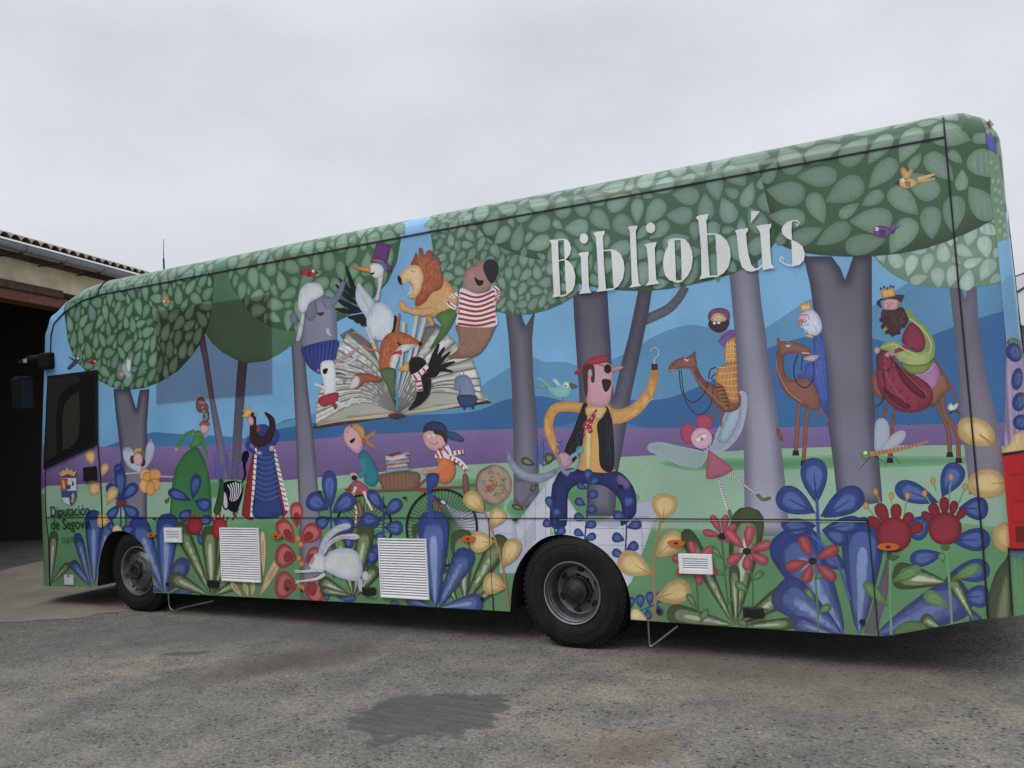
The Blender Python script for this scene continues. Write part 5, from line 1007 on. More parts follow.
# mural + lettering
mural = MURAL.build('mural', paint, bus)
OFFM = .0015+LST*(MURAL.maxL+2)
print('mural layers', MURAL.maxL, 'verts', MURAL.n)
LETTERS.V = [v-np.array([0, OFFM+.003, 0]) for v in LETTERS.V]
lt_ = LETTERS.build('name_lettering', paint, bus); lt_['label'] = 'large pale lettering Bibliobús'
def slab(name, px, off0, off1, m, parent, us=None, grid=.06):
    us = us or px2us(px); vo, tr = cdt_fill(us, grid_pts(us, grid) if grid else ())
    P = np.array(densify(list(us)+[us[0]], .05)[:-1])
    a = surf(vo, off1); mb = MB(); mb.add(a.tolist(), tr.tolist())
    u0 = surf(P, off0); u1 = surf(P, off1); n = len(P)
    ar = sum(P[i][0]*P[(i+1) % n][1]-P[(i+1) % n][0]*P[i][1] for i in range(n))
    mb.add(u0.tolist()+u1.tolist(), [(i, (i+1) % n, n+(i+1) % n, n+i) if ar > 0 else (i, n+i, n+(i+1) % n, (i+1) % n) for i in range(n)])
    return mb.build(name, m, parent)
def ribbon(px, w):   # photo polyline -> thin unrolled strip of width w metres
    P = [np.array(q) for q in px2us(px)]; L = []; R = []
    for i in range(len(P)):
        t = P[min(i+1, len(P)-1)]-P[max(i-1, 0)]; t /= np.linalg.norm(t); nn = np.array([-t[1], t[0]]); L.append(tuple(P[i]+nn*w/2)); R.append(tuple(P[i]-nn*w/2))
    return L+R[::-1]
def dpx(a, b, n): return [(a[0]+(b[0]-a[0])*k/n, a[1]+(b[1]-a[1])*k/n) for k in range(n+1)]
O1 = OFFM
for pts, w in (([(944, 137.5)]+[(640, 194), (430, 232), (160, 283.5), (99.6, 295), (82, 301), (64.5, 312.8), (54.5, 323.5), (51.5, 335), (51, 353)], .010),
               ([(943.6, 119), (945, 137), (959.8, 298), (969.5, 400), (983.2, 550), (988, 618.2)], .009),
               ([(47, 517), (180, 517.5), (380, 517.6), (500, 518), (640, 518.3), (740, 519), (868, 520)], .0045),
               ([(98.6, 445), (101.2, 480), (103.2, 529)], .009), ([(868, 520), (878.5, 635.6)], .005), ([(489, 518), (494, 611.5)], .004), ([(49.2, 540), (50.6, 586)], .012), ([(1008.5, 548), (1012.5, 616)], .008), ([(99, 283), (98.8, 295)], .012), ([(47, 400), (46, 495), (47, 519), (49.2, 540)], .006)):
    us = ribbon(pts, w); slab('panel_seam', None, 0, O1+.0005, M['seam'], bus, us=us, grid=0)
us = ribbon([(560, 519.6), (740, 520.4), (866, 521.6)], .0025); slab('panel_edge_highlight', None, 0, O1+.0005, mat('edge_glint', (.5, .53, .52), .3), bus, us=us, grid=0)  # pale strip paints a highlight just below the crease seam
# tinted window panels under the wrap
slab('tinted_window', [(156.5, 311.5), (272, 294), (273, 394), (211.6, 398.8), (157, 404.5)], O1, O1+.002, film, bus)
# cab window
fr = slab('cab_window', [(49.6, 376), (98.4, 370), (98.8, 444.5), (45.4, 469)], O1, O1+.012, M['seal'], bus)
slab('glass', [(52.5, 379), (95.5, 374), (95.8, 440.5), (49, 463)], O1+.012, O1+.016, M['glass'], fr)
cr('A')
gm2 = mat('cab_glass_inner', (.034, .040, .030), .12)
slab('inner_pane', tp([(180, 560), (176, 400), (190, 330), (225, 285), (262, 262), (268, 400), (262, 500), (215, 555)]), O1+.016, O1+.018, gm2, fr)
slab('inner_pane', tp([(105, 200), (240, 180), (268, 188), (268, 215), (200, 245), (160, 300), (146, 400), (150, 590), (92, 625), (100, 400)]), O1+.016, O1+.018, mat('cab_glass_outer', (.026, .028, .024), .12), fr)
slab('door_handle', [(85.6, 467.5), (97.2, 466), (97.8, 479.5), (86, 481)], O1, O1+.02, M['black'], bus)
# louvres
def louvre(name, quad, n, fw=.012, depth=.018):
    q = [pl(*c) for c in quad]; xa = (q[0][0]+q[3][0])/2; xb = (q[1][0]+q[2][0])/2; zt = (q[0][1]+q[1][1])/2; zb = (q[2][1]+q[3][1])/2; Y = D-O1
    mb = MB(); mb.box(xa, xa+fw, Y-depth, Y, zb, zt, .002); mb.box(xb-fw, xb, Y-depth, Y, zb, zt, .002); mb.box(xa+fw, xb-fw, Y-depth, Y, zt-fw, zt, .002); mb.box(xa+fw, xb-fw, Y-depth, Y, zb, zb+fw, .002)
    f = mb.build(name, M['white'], bus)
    MB().box(xa+fw, xb-fw, Y-.003, Y-.001, zb+fw, zt-fw).build('backing', mat('louvre_shadow', (.012, .012, .014), .8), f)
    h = (zt-zb-2*fw)/n; mb = MB()
    for k in range(n):
        z = zb+fw+h*k; a, c = xa+fw, xb-fw
        mb.add([(a, Y-depth*.9, z+h*.12), (c, Y-depth*.9, z+h*.12), (c, Y-.004, z+h*.78), (a, Y-.004, z+h*.78), (a, Y-depth*.9, z+h*.02), (c, Y-depth*.9, z+h*.02)], [(0, 1, 2, 3), (4, 5, 1, 0)])
    mb.build('slats', M['white'], f)
louvre('air_louvre', [(221, 527.6), (260, 527.6), (262.8, 582), (224.3, 580.6)], 22)
louvre('air_louvre', [(379.5, 537.9), (427.6, 538.6), (430.9, 599.6), (382.8, 596.5)], 22)
louvre('small_vent', [(166, 527.5), (183.3, 527.5), (183.7, 542), (166.7, 542)], 5, .03)
louvre('small_vent', [(679, 553), (712.7, 553.9), (714, 573.8), (681, 572.9)], 5, .03)
# side markers and lamps
def ellp(c, rx, rz, n=16): return [(c[0]+rx*math.cos(2*math.pi*k/n), c[1]+rz*math.sin(2*math.pi*k/n)) for k in range(n)]
for c in ((152.7, 534.7), (277.7, 536), (469.4, 538.6), (677, 542.6), (888.5, 546.3)):
    m_ = slab('side_marker', None, O1, O1+.012, M['orange'], bus, us=ellp(pl(*c), .062, .022), grid=0)
    slab('lens_core', None, O1+.012, O1+.014, M['redd'], m_, us=ellp(pl(*c), .016, .009, 8), grid=0)
for c in ((214.6, 583.5), (370.3, 590.8), (754, 611.7)):
    x, z = pl(*c); h_ = MB().box(x-.065, x+.065, D-O1-.02, D-O1, z-.034, z+.034, .006).build('black_lamp', M['black'], bus)
    MB().box(x-.05, x+.05, D-O1-.022, D-O1-.019, z-.022, z+.022, .001).build('lens', M['glass'], h_)
for c in ((168, 583.7), (483, 598.5), (659, 610.6), (862.5, 621.5)): slab('plug', None, O1, O1+.006, M['black'], bus, us=ellp(pl(*c), .017, .017, 10), grid=0)
for c in ((155.5, 518.5), (405.7, 497.6), (515.6, 519.4), (321, 491.5), (621, 485.5)):
    x, z = pl(*c); q_ = MB().box(x-.018, x+.018, D-O1-.01, D-O1, z-.009, z+.009, .003).build('latch', M['black'], bus)
slab('notice_plate', [(65, 574.5), (74.3, 574.5), (74.7, 584.6), (65.5, 584.2)], O1, O1+.002, M['cwh'], bus); slab('notice_dot', [(68.2, 574.8), (71, 574.8), (71, 576.6), (68.2, 576.6)], O1+.002, O1+.003, M['cred'], bus)
# crest
cr('b')
cs_ = slab('crest', tp([(268, 240), (402, 240), (406, 390), (385, 445), (352, 474), (300, 445), (278, 380)]), O1, O1+.002, M['cwh'], bus)
slab('quarter', tp([(268, 242), (332, 242), (330, 345), (274, 348)]), O1+.002, O1+.003, M['cred'], cs_); slab('quarter', tp([(274, 348), (404, 345), (406, 390), (385, 445), (352, 472), (344, 404), (280, 404)]), O1+.002, O1+.003, M['cbl'], cs_)
slab('charge', tp([(364, 380), (382, 362), (390, 400), (376, 450), (362, 440), (370, 410)]), O1+.003, O1+.004, M['gold'], cs_); slab('charge', tp([(286, 260), (300, 252), (306, 290), (314, 320), (300, 334), (286, 310)]), O1+.003, O1+.004, M['gold'], cs_)
slab('charge', tp([(362, 252), (384, 276), (386, 292), (366, 312), (370, 292), (374, 280)]), O1+.003, O1+.004, M['seam'], cs_)
slab('charge', tp([(316, 298), (356, 296), (356, 330), (318, 334)]), O1+.003, O1+.004, M['cbl'], cs_)
slab('crown', tp([(252, 184), (276, 200), (285, 168), (302, 184), (325, 146), (342, 178), (368, 162), (374, 190), (408, 176), (388, 224), (330, 204), (278, 228)]), O1, O1+.002, M['gold'], cs_, grid=0)
# small lettering with the built-in font
def words(s, pa, pb, hgt, m, bold=0, name='lettering'):
    cu = bpy.data.curves.new(name, 'FONT'); cu.body = s; cu.size = 1; cu.offset = bold
    o = bpy.data.objects.new(name, cu); C.objects.link(o); dg = bpy.context.evaluated_depsgraph_get(); me = bpy.data.meshes.new_from_object(o.evaluated_get(dg)); bpy.data.objects.remove(o)
    a = np.array(pl(*pa)); c = np.array(pl(*pb)); xs = [v.co.x for v in me.vertices]; w = max(xs)-min(xs); dvec = c-a
    for v in me.vertices:
        t = (v.co.x-min(xs))/w; base = a+dvec*t; v.co = (base[0], D-O1-.001, base[1]+v.co.y*hgt)
    me.materials.clear(); me.materials.append(m); ob = bpy.data.objects.new(name, me); link(ob, bus); ob.matrix_parent_inverse = Matrix.Translation(bus.location).inverted(); return ob
words('Diputación', (51.5, 516.5), (90.2, 514.8), .155, M['text'], .004); words('de Segovia', (52, 529.5), (91.5, 528), .155, M['text'], .004); words('CULTURA', (62.5, 543), (83, 542.5), .085, mat('faint_print', (.03, .075, .035), .5))
# door mirror: bracket on the corner, arm forward, hanging head
x, z = pl(50, 361)
mr_ = MB(); mr_.box(x-.11, x+.08, D-.07, D+.03, z-.085, z+.085, .02); mr_ = mr_.build('mirror', M['matt'], bus)
xm, zm = pl(22, 372, D+.05)
MB().tube([(x-.05, D-.02, z+.03), (x-.3, D+.0, z+.045), (x-.55, D+.03, z+.02), (xm, D+.05, z-.05), (xm, D+.05, z-.14)], [.04, .045, .04, .03, .03], 10).build('arm', M['matt'], mr_)
MB().box(xm-.08, xm+.07, D-.04, D+.14, z-.50, z-.12, .035).build('mirror_head', M['matt'], mr_)
MB().box(xm+.0705, xm+.074, D-.02, D+.12, z-.47, z-.16).build('mirror_glass', M['black'], mr_)
MB().box(x-.40, x-.34, D-.045, D-.03, z+.01, z+.05, .004).build('clip', M['silver'], mr_)
# aerial on the roof
xa, za = pl(164, 268, D+.5)
MB().tube([(xa, D+.5, za-.12), (xa, D+.5, za+.10)], .009, 8).build('aerial', M['black'], bus); MB().tube([(xa, D+.5, za+.10), (xa+.01, D+.5, pl(164, 239, D+.5)[1])], [.0045, .0025], 6).build('aerial', M['black'], bus)
# tail lamps, rear corner
tl = slab('tail_light', [(1002.6, 455.5), (1018, 452), (1044, 449), (1056, 548), (1030, 547), (1010, 547.5)], O1, O1+.018, M['red'], bus)
for i, q_ in enumerate(([(1007, 461), (1016, 461), (1017, 473), (1008, 474)], [(1009, 478), (1018, 478), (1019.5, 499), (1010.5, 500)], [(1011, 503), (1020, 503), (1021, 520), (1012, 521)])):
    slab('lens_segment', q_, O1+.018, O1+.023, M['red'], tl)
for q_ in ([(1020.5, 470), (1036, 470), (1038, 482), (1021.5, 482)], [(1021.5, 486), (1038, 486), (1040, 500), (1022.5, 500)], [(1014, 526), (1042, 526), (1043, 540), (1015, 541)]):
    slab('lens_segment', q_, O1+.018, O1+.021, M['redd'], tl)
slab('lamp_gasket', [(1002, 453), (1018, 450.5), (1044, 447.5), (1044, 449.5), (1018, 452.6), (1002.6, 455.8)], O1, O1+.02, M['seam'], bus)
slab('lamp_gasket', [(1007.5, 547), (1030, 548), (1056, 549), (1056, 551), (1030, 550), (1008, 549.5)], O1, O1+.02, M['seam'], bus)
slab('top_marker', [(984.5, 119), (988, 121.5), (990.5, 128), (988.5, 129.5), (986, 124)], O1, O1+.012, M['redd'], bus)
# windscreen, rear window and wipers on the end faces
def endpane(name, zlo, zhi, side, m, yi=.24):
    idx = [i for i, q_ in enumerate(chain) if (q_[0] > -3) == side and zlo < cn[i][2] < zhi]
    mb = MB(); v = []
    sgn = 1 if side else -1
    for i in idx: v.append((cn[i][0]+sgn*.012, D+yi, cn[i][2])); v.append((cn[i][0]+sgn*.012, D+WID-yi, cn[i][2]))
    mb.add(v, [(2*k, 2*k+1, 2*k+3, 2*k+2) for k in range(len(idx)-1)]); return mb.build(name, m, bus)
endpane('windscreen', 1.15, 3.0, False, M['glass'], .42); endpane('rear_window', 1.75, 2.9, True, M['glass'], .35)
# wheels
def wheel_(cpx, R, rear, name='wheel', steer=0.0):
    cx, cz = pl(*cpx); cz = R-.012+GZ; y0 = D+(-.02 if rear else .012)
    w = MB(); tw = .225
    def prof(y): return [(.232, y+.03), (.236, y+.012), (.25, y+.002), (.285, y-.010), (.296, y-.010), (.298, y-.0135), (.303, y-.0135), (.305, y-.010), (.33, y-.010), (.345, y-.005), (.347, y-.009), (.353, y-.006), (.355, y+.0), (.362, y+.004), (.380, y+.018), (R-.004, y+.034), (R, y+.044)]+[(R-(.007 if k % 2 else 0), y+.044+(tw-.088)*j) for k, j in enumerate([.16, .165, .20, .205, .46, .465, .50, .505, .76, .765, .80, .805])]+[(R, y+tw-.044), (R-.015, y+tw-.02), (.33, y+tw+.008), (.26, y+tw), (.232, y+tw-.03)]
    t_ = MB(); pr = [(r, y+0) for r, y in prof(0)]
    t_.lathe(pr, cx, cz, y0, 96)
    # shoulder blocks
    for k in range(60):
        a = 2*math.pi*k/60; ca, sa = math.cos(a), math.sin(a); ta, tb = -sa, ca
        for yy in ((.022, .05),):
            v = []
            for rr_ in (R-.014, R-.002):
                for yv in yy:
                    for s_ in (-.010, .010): v.append((cx+rr_*ca+ta*s_, y0+yv-.003, cz+rr_*sa+tb*s_))
            t_.add(v, [(0, 1, 3, 2), (4, 6, 7, 5), (0, 2, 6, 4), (1, 5, 7, 3), (0, 4, 5, 1), (2, 3, 7, 6)])
    RSC = lambda v: 1-.065*max(0, min(1, (.34-math.hypot(v[0]-cx, v[2]-cz))/.09))
    grp = bpy.data.objects.new(name, None); link(grp, bus); grp.matrix_parent_inverse = Matrix.Translation(bus.location).inverted(); grp.location = (cx, y0, cz)
    def ch(mb_, nm, m, sm=True):
        if rear: mb_.v = [(cx+(v[0]-cx)*RSC(v), v[1], cz+(v[2]-cz)*RSC(v)) for v in mb_.v]
        me = bpy.data.meshes.new(nm); me.from_pydata([(v[0]-cx, v[1]-y0, v[2]-cz) for v in mb_.v], [], mb_.f); me.materials.append(m)
        if sm: me.polygons.foreach_set('use_smooth', [True]*len(me.polygons)); me.set_sharp_from_angle(angle=math.radians(35))
        me.update(); o = bpy.data.objects.new(nm, me); link(o, grp); return o
    ch(t_, 'tyre', M['rubber'])
    if rear:
        t2 = MB(); t2.lathe(pr, cx, cz, y0+.26, 48); ch(t2, 'tyre', M['rubber'])
    l_ = MB(); l_.lathe([(.233, .02), (.240, .004), (.236, -.006), (.229, -.004), (.226, .010)], cx, cz, y0, 96); ch(l_, 'rim_edge', M['lip'])
    r_ = MB()
    if rear: r_.lathe([(.226, .010), (.221, .022), (.213, .026), (.210, .040), (.203, .046), (.196, .075), (.190, .105), (.184, .120), (.165, .128), (.140, .126), (.118, .118), (.108, .100), (.108, .098), (.02, .098), (0, .098)], cx, cz, y0, 96)
    else: r_.lathe([(.226, .010), (.215, .03), (.206, .045), (.20, .05), (.19, .042), (.175, .025), (.155, .012), (.135, .006), (.125, .004), (.115, -.004), (.10, -.008), (.085, -.008), (.08, .0), (0, .0)], cx, cz, y0, 96)
    ch(r_, 'rim', M['rim'])
    nh = 6 if rear else 8
    for k in range(nh):
        h_ = MB(); a = 2*math.pi*(k+.35)/nh; rr_ = .158 if rear else .172; yy = .1255 if rear else .0225
        q = []
        for j in range(14):
            b_ = 2*math.pi*j/14; u_ = .020*math.cos(b_); v_ = (.032 if rear else .026)*math.sin(b_); q.append((cx+(rr_+u_)*math.cos(a)-v_*math.sin(a), y0+yy-.003+(0 if rear else -.012*u_/.019), cz+(rr_+u_)*math.sin(a)+v_*math.cos(a)))
        h_.add(q, [tuple(range(14))]); ch(h_, 'hand_hole', M['seam'], False)
    for k in range(8):
        nu = MB()
        a = 2*math.pi*k/8; rr_ = .118 if rear else .106; yy = .095 if rear else -.006
        nu.tube([(cx+rr_*math.cos(a), y0+yy+.02, cz+rr_*math.sin(a)), (cx+rr_*math.cos(a), y0+yy-.018, cz+rr_*math.sin(a))], .011, 6)
        ch(nu, 'wheel_nut', M['hub' if rear else 'rim'], False)
    hb = MB()
    if rear: hb.lathe([(.100, .10), (.098, .06), (.092, .052), (.075, .048), (.060, .040), (.045, .018), (.03, .012), (0, .012)], cx, cz, y0, 40)
    else: hb.lathe([(.078, .0), (.075, -.03), (.068, -.036), (.05, -.036), (.045, -.02), (0, -.02)], cx, cz, y0, 40)
    ch(hb, 'hub', M['hub'])
    if steer: grp.rotation_euler = (0, 0, steer)
    return grp, cx
wr, rx_ = wheel_((573.2, 593.5), .405, True); wf, fx_ = wheel_((136.6, 575), .408, False)
def far_wheel(src, yy):
    g = src.copy(); link(g, bus); g.matrix_parent_inverse = src.matrix_parent_inverse.copy(); g.location = (src.location.x, yy, src.location.z); g.rotation_euler = (0, 0, math.pi+src.rotation_euler.z)
    for c_ in src.children: d_ = c_.copy(); link(d_, g)
bpy.context.view_layer.update()
far_wheel(wr, D+WID-.012); far_wheel(wf, D+WID-.035)
for q_ in (rx_, fx_): MB().tube([(q_, D+.3, .37), (q_, D+WID-.3, .37)], .065, 10).build('axle', M['under'], bus)
# wire brackets below the skirt
def wires(pts, inn): 
    q = []
    for i, c in enumerate(pts):
        Y = D+.02+inn*i/(len(pts)-1); x, z = pl(c[0], c[1], Y); q.append((x, Y, z))
    MB().tube([tuple(v) for v in splo(q, 4)], .007, 6).build('wire_bracket', M['steel'], bus)
wires([(168.2, 586), (168.8, 600), (169.8, 607), (174, 610.5), (182, 608), (213, 601)], .0); wires([(647.8, 616), (648.8, 632), (649.6, 643.5), (651.5, 646), (660, 640), (678, 626)], .0)
# exhaust/mud flap behind rear wheel
MB().box(rxb+.02, rxb+.035, D+.06, D+.5, .16, .5).build('mud_flap', M['under'], bus); MB().box(fxb+.02, fxb+.035, D+.06, D+.4, .20, .5).build('mud_flap', M['under'], bus)
# ================================================================== setting
def ground_mat():
    m = bpy.data.materials.new('worn_asphalt'); m.use_nodes = True; nt = m.node_tree; b = nt.nodes['Principled BSDF']; N = nt.nodes.new; K = nt.links.new
    g = N('ShaderNodeNewGeometry'); b.inputs['Roughness'].default_value = .88; b.inputs['Specular IOR Level'].default_value = .25
    def noise(s, d=6, r=.6, vec=None):
        n = N('ShaderNodeTexNoise'); n.inputs['Scale'].default_value = s; n.inputs['Detail'].default_value = d; n.inputs['Roughness'].default_value = r; K(vec or g.outputs['Position'], n.inputs['Vector']); return n
    def mapr(src, a, c, d, e):
        r = N('ShaderNodeMapRange'); r.inputs[1].default_value = a; r.inputs[2].default_value = c; r.inputs[3].default_value = d; r.inputs[4].default_value = e; K(src, r.inputs[0]); return r.outputs[0]
    def mixc(f, a, c):
        x = N('ShaderNodeMix'); x.data_type = 'RGBA'
        if isinstance(f, float): x.inputs[0].default_value = f
        else: K(f, x.inputs[0])
        for i, v in ((6, a), (7, c)):
            if isinstance(v, tuple): x.inputs[i].default_value = (*v, 1)
            else: K(v, x.inputs[i])
        return x.outputs[2]
    def math_(op, a, c=0.0):
        x = N('ShaderNodeMath'); x.operation = op
        for i, v in enumerate((a, c)):
            if isinstance(v, (int, float)): x.inputs[i].default_value = v
            else: K(v, x.inputs[i])
        return x.outputs[0]
    big = noise(.75, 7, .66); mid = noise(3.2, 6, .65); fine = noise(42, 5, .7); grit = noise(160, 2, .6)
    col = mixc(mapr(big.outputs['Fac'], .36, .64, 0, 1), (.150, .145, .132), (.262, .243, .205))
    col = mixc(mapr(mid.outputs['Fac'], .42, .66, 0, .5), col, (.105, .101, .092))
    # exposed aggregate: pale and dark stones
    v1 = N('ShaderNodeTexVoronoi'); v1.inputs['Scale'].default_value = 34; K(g.outputs['Position'], v1.inputs['Vector'])
    v2 = N('ShaderNodeTexVoronoi'); v2.inputs['Scale'].default_value = 75; K(g.outputs['Position'], v2.inputs['Vector'])
    v3 = N('ShaderNodeTexVoronoi'); v3.inputs['Scale'].default_value = 19; K(g.outputs['Position'], v3.inputs['Vector'])
    w1 = mapr(mid.outputs['Fac'], .40, .60, .25, 1)
    s2 = N('ShaderNodeSeparateColor'); K(v2.outputs['Color'], s2.inputs[0]); stone = mapr(s2.outputs[0], 0, 1, .72, 1.28)
    vm = N('ShaderNodeVectorMath'); vm.operation = 'SCALE'; K(col, vm.inputs[0]); K(stone, vm.inputs['Scale']); col = vm.outputs[0]
    s1 = N('ShaderNodeSeparateColor'); K(v1.outputs['Color'], s1.inputs[0])
    dark = math_('MULTIPLY', math_('MULTIPLY', mapr(v1.outputs['Distance'], .28, .38, 1, 0), mapr(s1.outputs[0], .52, .58, 0, 1)), w1)
    col = mixc(math_('MULTIPLY', dark, .95), col, (.045, .044, .042))
    s3 = N('ShaderNodeSeparateColor'); K(v3.outputs['Color'], s3.inputs[0])
    d3 = math_('MULTIPLY', mapr(v3.outputs['Distance'], .20, .30, 1, 0), mapr(s3.outputs[1], .74, .80, 0, 1)); col = mixc(math_('MULTIPLY', d3, .8), col, (.05, .048, .046))
    pale = math_('MULTIPLY', mapr(v1.outputs['Distance'], .18, .3, 1, 0), mapr(s1.outputs[1], .78, .84, 0, 1)); col = mixc(math_('MULTIPLY', pale, .8), col, (.40, .39, .37))
    # stains: ellipses with ragged edges at their places on the yard
    def blot(c, rx, ry, rot, soft, rag, color, amt, colr):
        mp = N('ShaderNodeMapping'); mp.vector_type = 'TEXTURE'; mp.inputs['Location'].default_value = (c[0], c[1], 0); mp.inputs['Rotation'].default_value = (0, 0, rot); mp.inputs['Scale'].default_value = (rx, ry, 1e6)
        K(g.outputs['Position'], mp.inputs['Vector']); ln = N('ShaderNodeVectorMath'); ln.operation = 'LENGTH'; K(mp.outputs[0], ln.inputs[0])
        rn = noise(2.6, 7, .68); d = math_('ADD', ln.outputs['Value'], math_('MULTIPLY', math_('SUBTRACT', rn.outputs['Fac'], .5), rag))
        return mixc(math_('MULTIPLY', mapr(d, 1-soft, 1, 1, 0), amt), colr, color)
    G_ = lambda x, y: gnd(x, y)
    def el2(a, c, half, **k):
        A_ = G_(*a); B_ = G_(*c); cx = (A_[0]+B_[0])/2; cy = (A_[1]+B_[1])/2; L = math.hypot(B_[0]-A_[0], B_[1]-A_[1])/2
        return blot((cx, cy), L, half, math.atan2(B_[1]-A_[1], B_[0]-A_[0]), colr=col, **k)
    sn = N('ShaderNodeTexNoise'); sm = N('ShaderNodeMapping'); sm.inputs['Rotation'].default_value = (0, 0, .5); sm.inputs['Scale'].default_value = (2.2, 16, 1); K(g.outputs['Position'], sm.inputs['Vector']); K(sm.outputs[0], sn.inputs['Vector']); sn.inputs['Scale'].default_value = 1.6; sn.inputs['Detail'].default_value = 5
    pc = mixc(mapr(sn.outputs['Fac'], .35, .65, 0, 1), (.066, .067, .068), (.105, .105, .103))
    A_ = G_(334, 728); B_ = G_(520, 704); col = blot(((A_[0]+B_[0])/2, (A_[1]+B_[1])/2), math.hypot(B_[0]-A_[0], B_[1]-A_[1])/2, .40, math.atan2(B_[1]-A_[1], B_[0]-A_[0]), .13, 2.3, pc, .82, col)
    col = el2((650, 680), (1040, 690), .8, soft=.8, rag=1.3, color=(.185, .155, .115), amt=.5)
    col = el2((150, 655), (215, 652), .06, soft=.3, rag=2.5, color=(.06, .058, .055), amt=.6)
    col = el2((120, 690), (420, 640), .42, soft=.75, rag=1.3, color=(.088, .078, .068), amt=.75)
    col = el2((540, 760), (700, 735), .3, soft=.8, rag=1.2, color=(.17, .125, .085), amt=.5)
    col = el2((600, 655), (760, 665), .35, soft=.8, rag=1.2, color=(.15, .12, .085), amt=.45)
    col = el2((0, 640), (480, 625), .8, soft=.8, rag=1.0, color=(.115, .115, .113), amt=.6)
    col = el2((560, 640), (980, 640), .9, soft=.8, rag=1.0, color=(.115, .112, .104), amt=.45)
    K(col, b.inputs['Base Color'])
    h = math_('ADD', math_('MULTIPLY', fine.outputs['Fac'], .5), math_('MULTIPLY', mapr(v1.outputs['Distance'], 0, .5, 1, 0), .35)); h = math_('ADD', h, math_('MULTIPLY', mid.outputs['Fac'], 1.2)); h = math_('ADD', h, math_('MULTIPLY', grit.outputs['Fac'], .25))
    bp = N('ShaderNodeBump'); bp.inputs['Strength'].default_value = 1.0; bp.inputs['Distance'].default_value = .014; K(h, bp.inputs['Height']); K(bp.outputs[0], b.inputs['Normal'])
    return m
gr_ = mk('ground', [(-600, -600, GZ), (600, -600, GZ), (600, 600, GZ), (-600, 600, GZ)], [(0, 1, 2, 3)], ground_mat()); gr_['kind'] = 'structure'
# concrete apron in front of the garage: ragged front edge
cm = mat('concrete_apron', (.27, .24, .19), .85, noise=.22, scale=1.6, bump=.35)
edge = [(-260, 640), (-120, 630), (0, 622.5), (30, 621.5), (60, 619.5), (78, 619), (100, 613.5), (125, 611.5), (160, 609), (215, 605)]
rr = random.Random(2); E_ = []
for a, c in zip(edge[:-1], edge[1:]):
    for k in range(6):
        t = k/6; g_ = gnd(a[0]+(c[0]-a[0])*t, a[1]+(c[1]-a[1])*t+rr.uniform(-.5, .5)); E_.append(g_)
P0 = gnd(0, 571); dv = ray(655, 416); dl = math.hypot(dv[0], dv[1]); dv = (dv[0]/dl, dv[1]/dl); nv = (dv[1], -dv[0])   # nv points to the yard
if nv[0] < 0: nv = (-nv[0], -nv[1])
def fp(t, o=0.0, z=0.0): return (P0[0]+dv[0]*t+nv[0]*o, P0[1]+dv[1]*t+nv[1]*o, z)
def fac(x, y, o=0.0):
    a = ray(x, y); q = (P0[0]+nv[0]*o, P0[1]+nv[1]*o); k = (q[0]*nv[0]+q[1]*nv[1])/(a[0]*nv[0]+a[1]*nv[1]); X, Y, Z = a[0]*k, a[1]*k, H+a[2]*k
    return (X-P0[0])*dv[0]+(Y-P0[1])*dv[1], Z
last = E_[-1]
ap_ = [(x, y, .004) for x, y, z in E_]+[(last[0]+1.5, last[1]+4, GZ+.004), fp(14, 0, GZ+.004), fp(-14, 0, .004)]
vo_, tr2 = cdt_fill([(q[0], q[1]) for q in ap_], iso_on=False)
o = mk('apron', [(q[0], q[1], GZ+.004) for q in vo_], tr2.tolist(), cm); o['kind'] = 'structure'
# garage
tR = fac(134, 273)[0]; tO = fac(72, 310)[0]+2.2
zl0 = fac(0, 298)[1]; zl1 = fac(0, 279.6)[1]; OV = .38; zg = fac(0, 247, OV)[1]; ze = fac(0, 236, OV)[1]
print('garage', P0, dv, nv, 'tR', tR, 'tO', tO, 'lintel', zl0, zl1, 'gutter', zg, 'eave', ze, fac(113, 278, OV), 'YAW', math.degrees(YAW), 'pitch', math.degrees(PI_), 'D', D)
gar = thing('garage', 'cream rendered garage with a dark open doorway and barrel tiled roof', 'garage', P0)
def fbox(t0, t1, o0, o1, z0, z1):
    v = [fp(t, o, z) for z in (z0, z1) for t, o in ((t0, o0), (t1, o0), (t1, o1), (t0, o1))]
    return v, [(0, 1, 2, 3), (4, 7, 6, 5), (0, 4, 5, 1), (1, 5, 6, 2), (2, 6, 7, 3), (3, 7, 4, 0)]
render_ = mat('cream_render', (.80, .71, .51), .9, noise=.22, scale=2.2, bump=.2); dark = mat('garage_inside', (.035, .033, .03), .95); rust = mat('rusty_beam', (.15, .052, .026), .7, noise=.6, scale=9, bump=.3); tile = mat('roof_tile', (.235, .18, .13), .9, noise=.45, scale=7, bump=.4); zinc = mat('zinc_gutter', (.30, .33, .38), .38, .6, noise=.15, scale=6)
T0 = -7.0
mb = MB(); mb.add(*fbox(T0-5, T0, -.3, 0, GZ, ze)); mb.add(*fbox(tO, tR+.2, -.3, 0, GZ, ze)); mb.add(*fbox(T0, tO, -.3, 0, zl1, ze)); mb.build('wall', render_, gar)
mb = MB(); mb.add(*fbox(T0, tO, -.25, .05, zl0, zl0+(zl1-zl0)*.55)); mb.build('door_beam', rust, gar)
mb = MB(); mb.add(*fbox(T0, fac(58, 290)[0], -.2, .09, zl0+(zl1-zl0)*.57, zl1)); mb.build('door_beam', mat('brown_beam', (.075, .030, .02), .7, noise=.5, scale=9, bump=.3), gar)
mb = MB(); mb.add(*fbox(fac(59, 296)[0], tO+.3, -.2, .06, zl0+(zl1-zl0)*.57, zl1-.12)); mb.build('door_beam', mat('dark_rust_beam', (.05, .022, .016), .8, noise=.5, scale=9), gar)
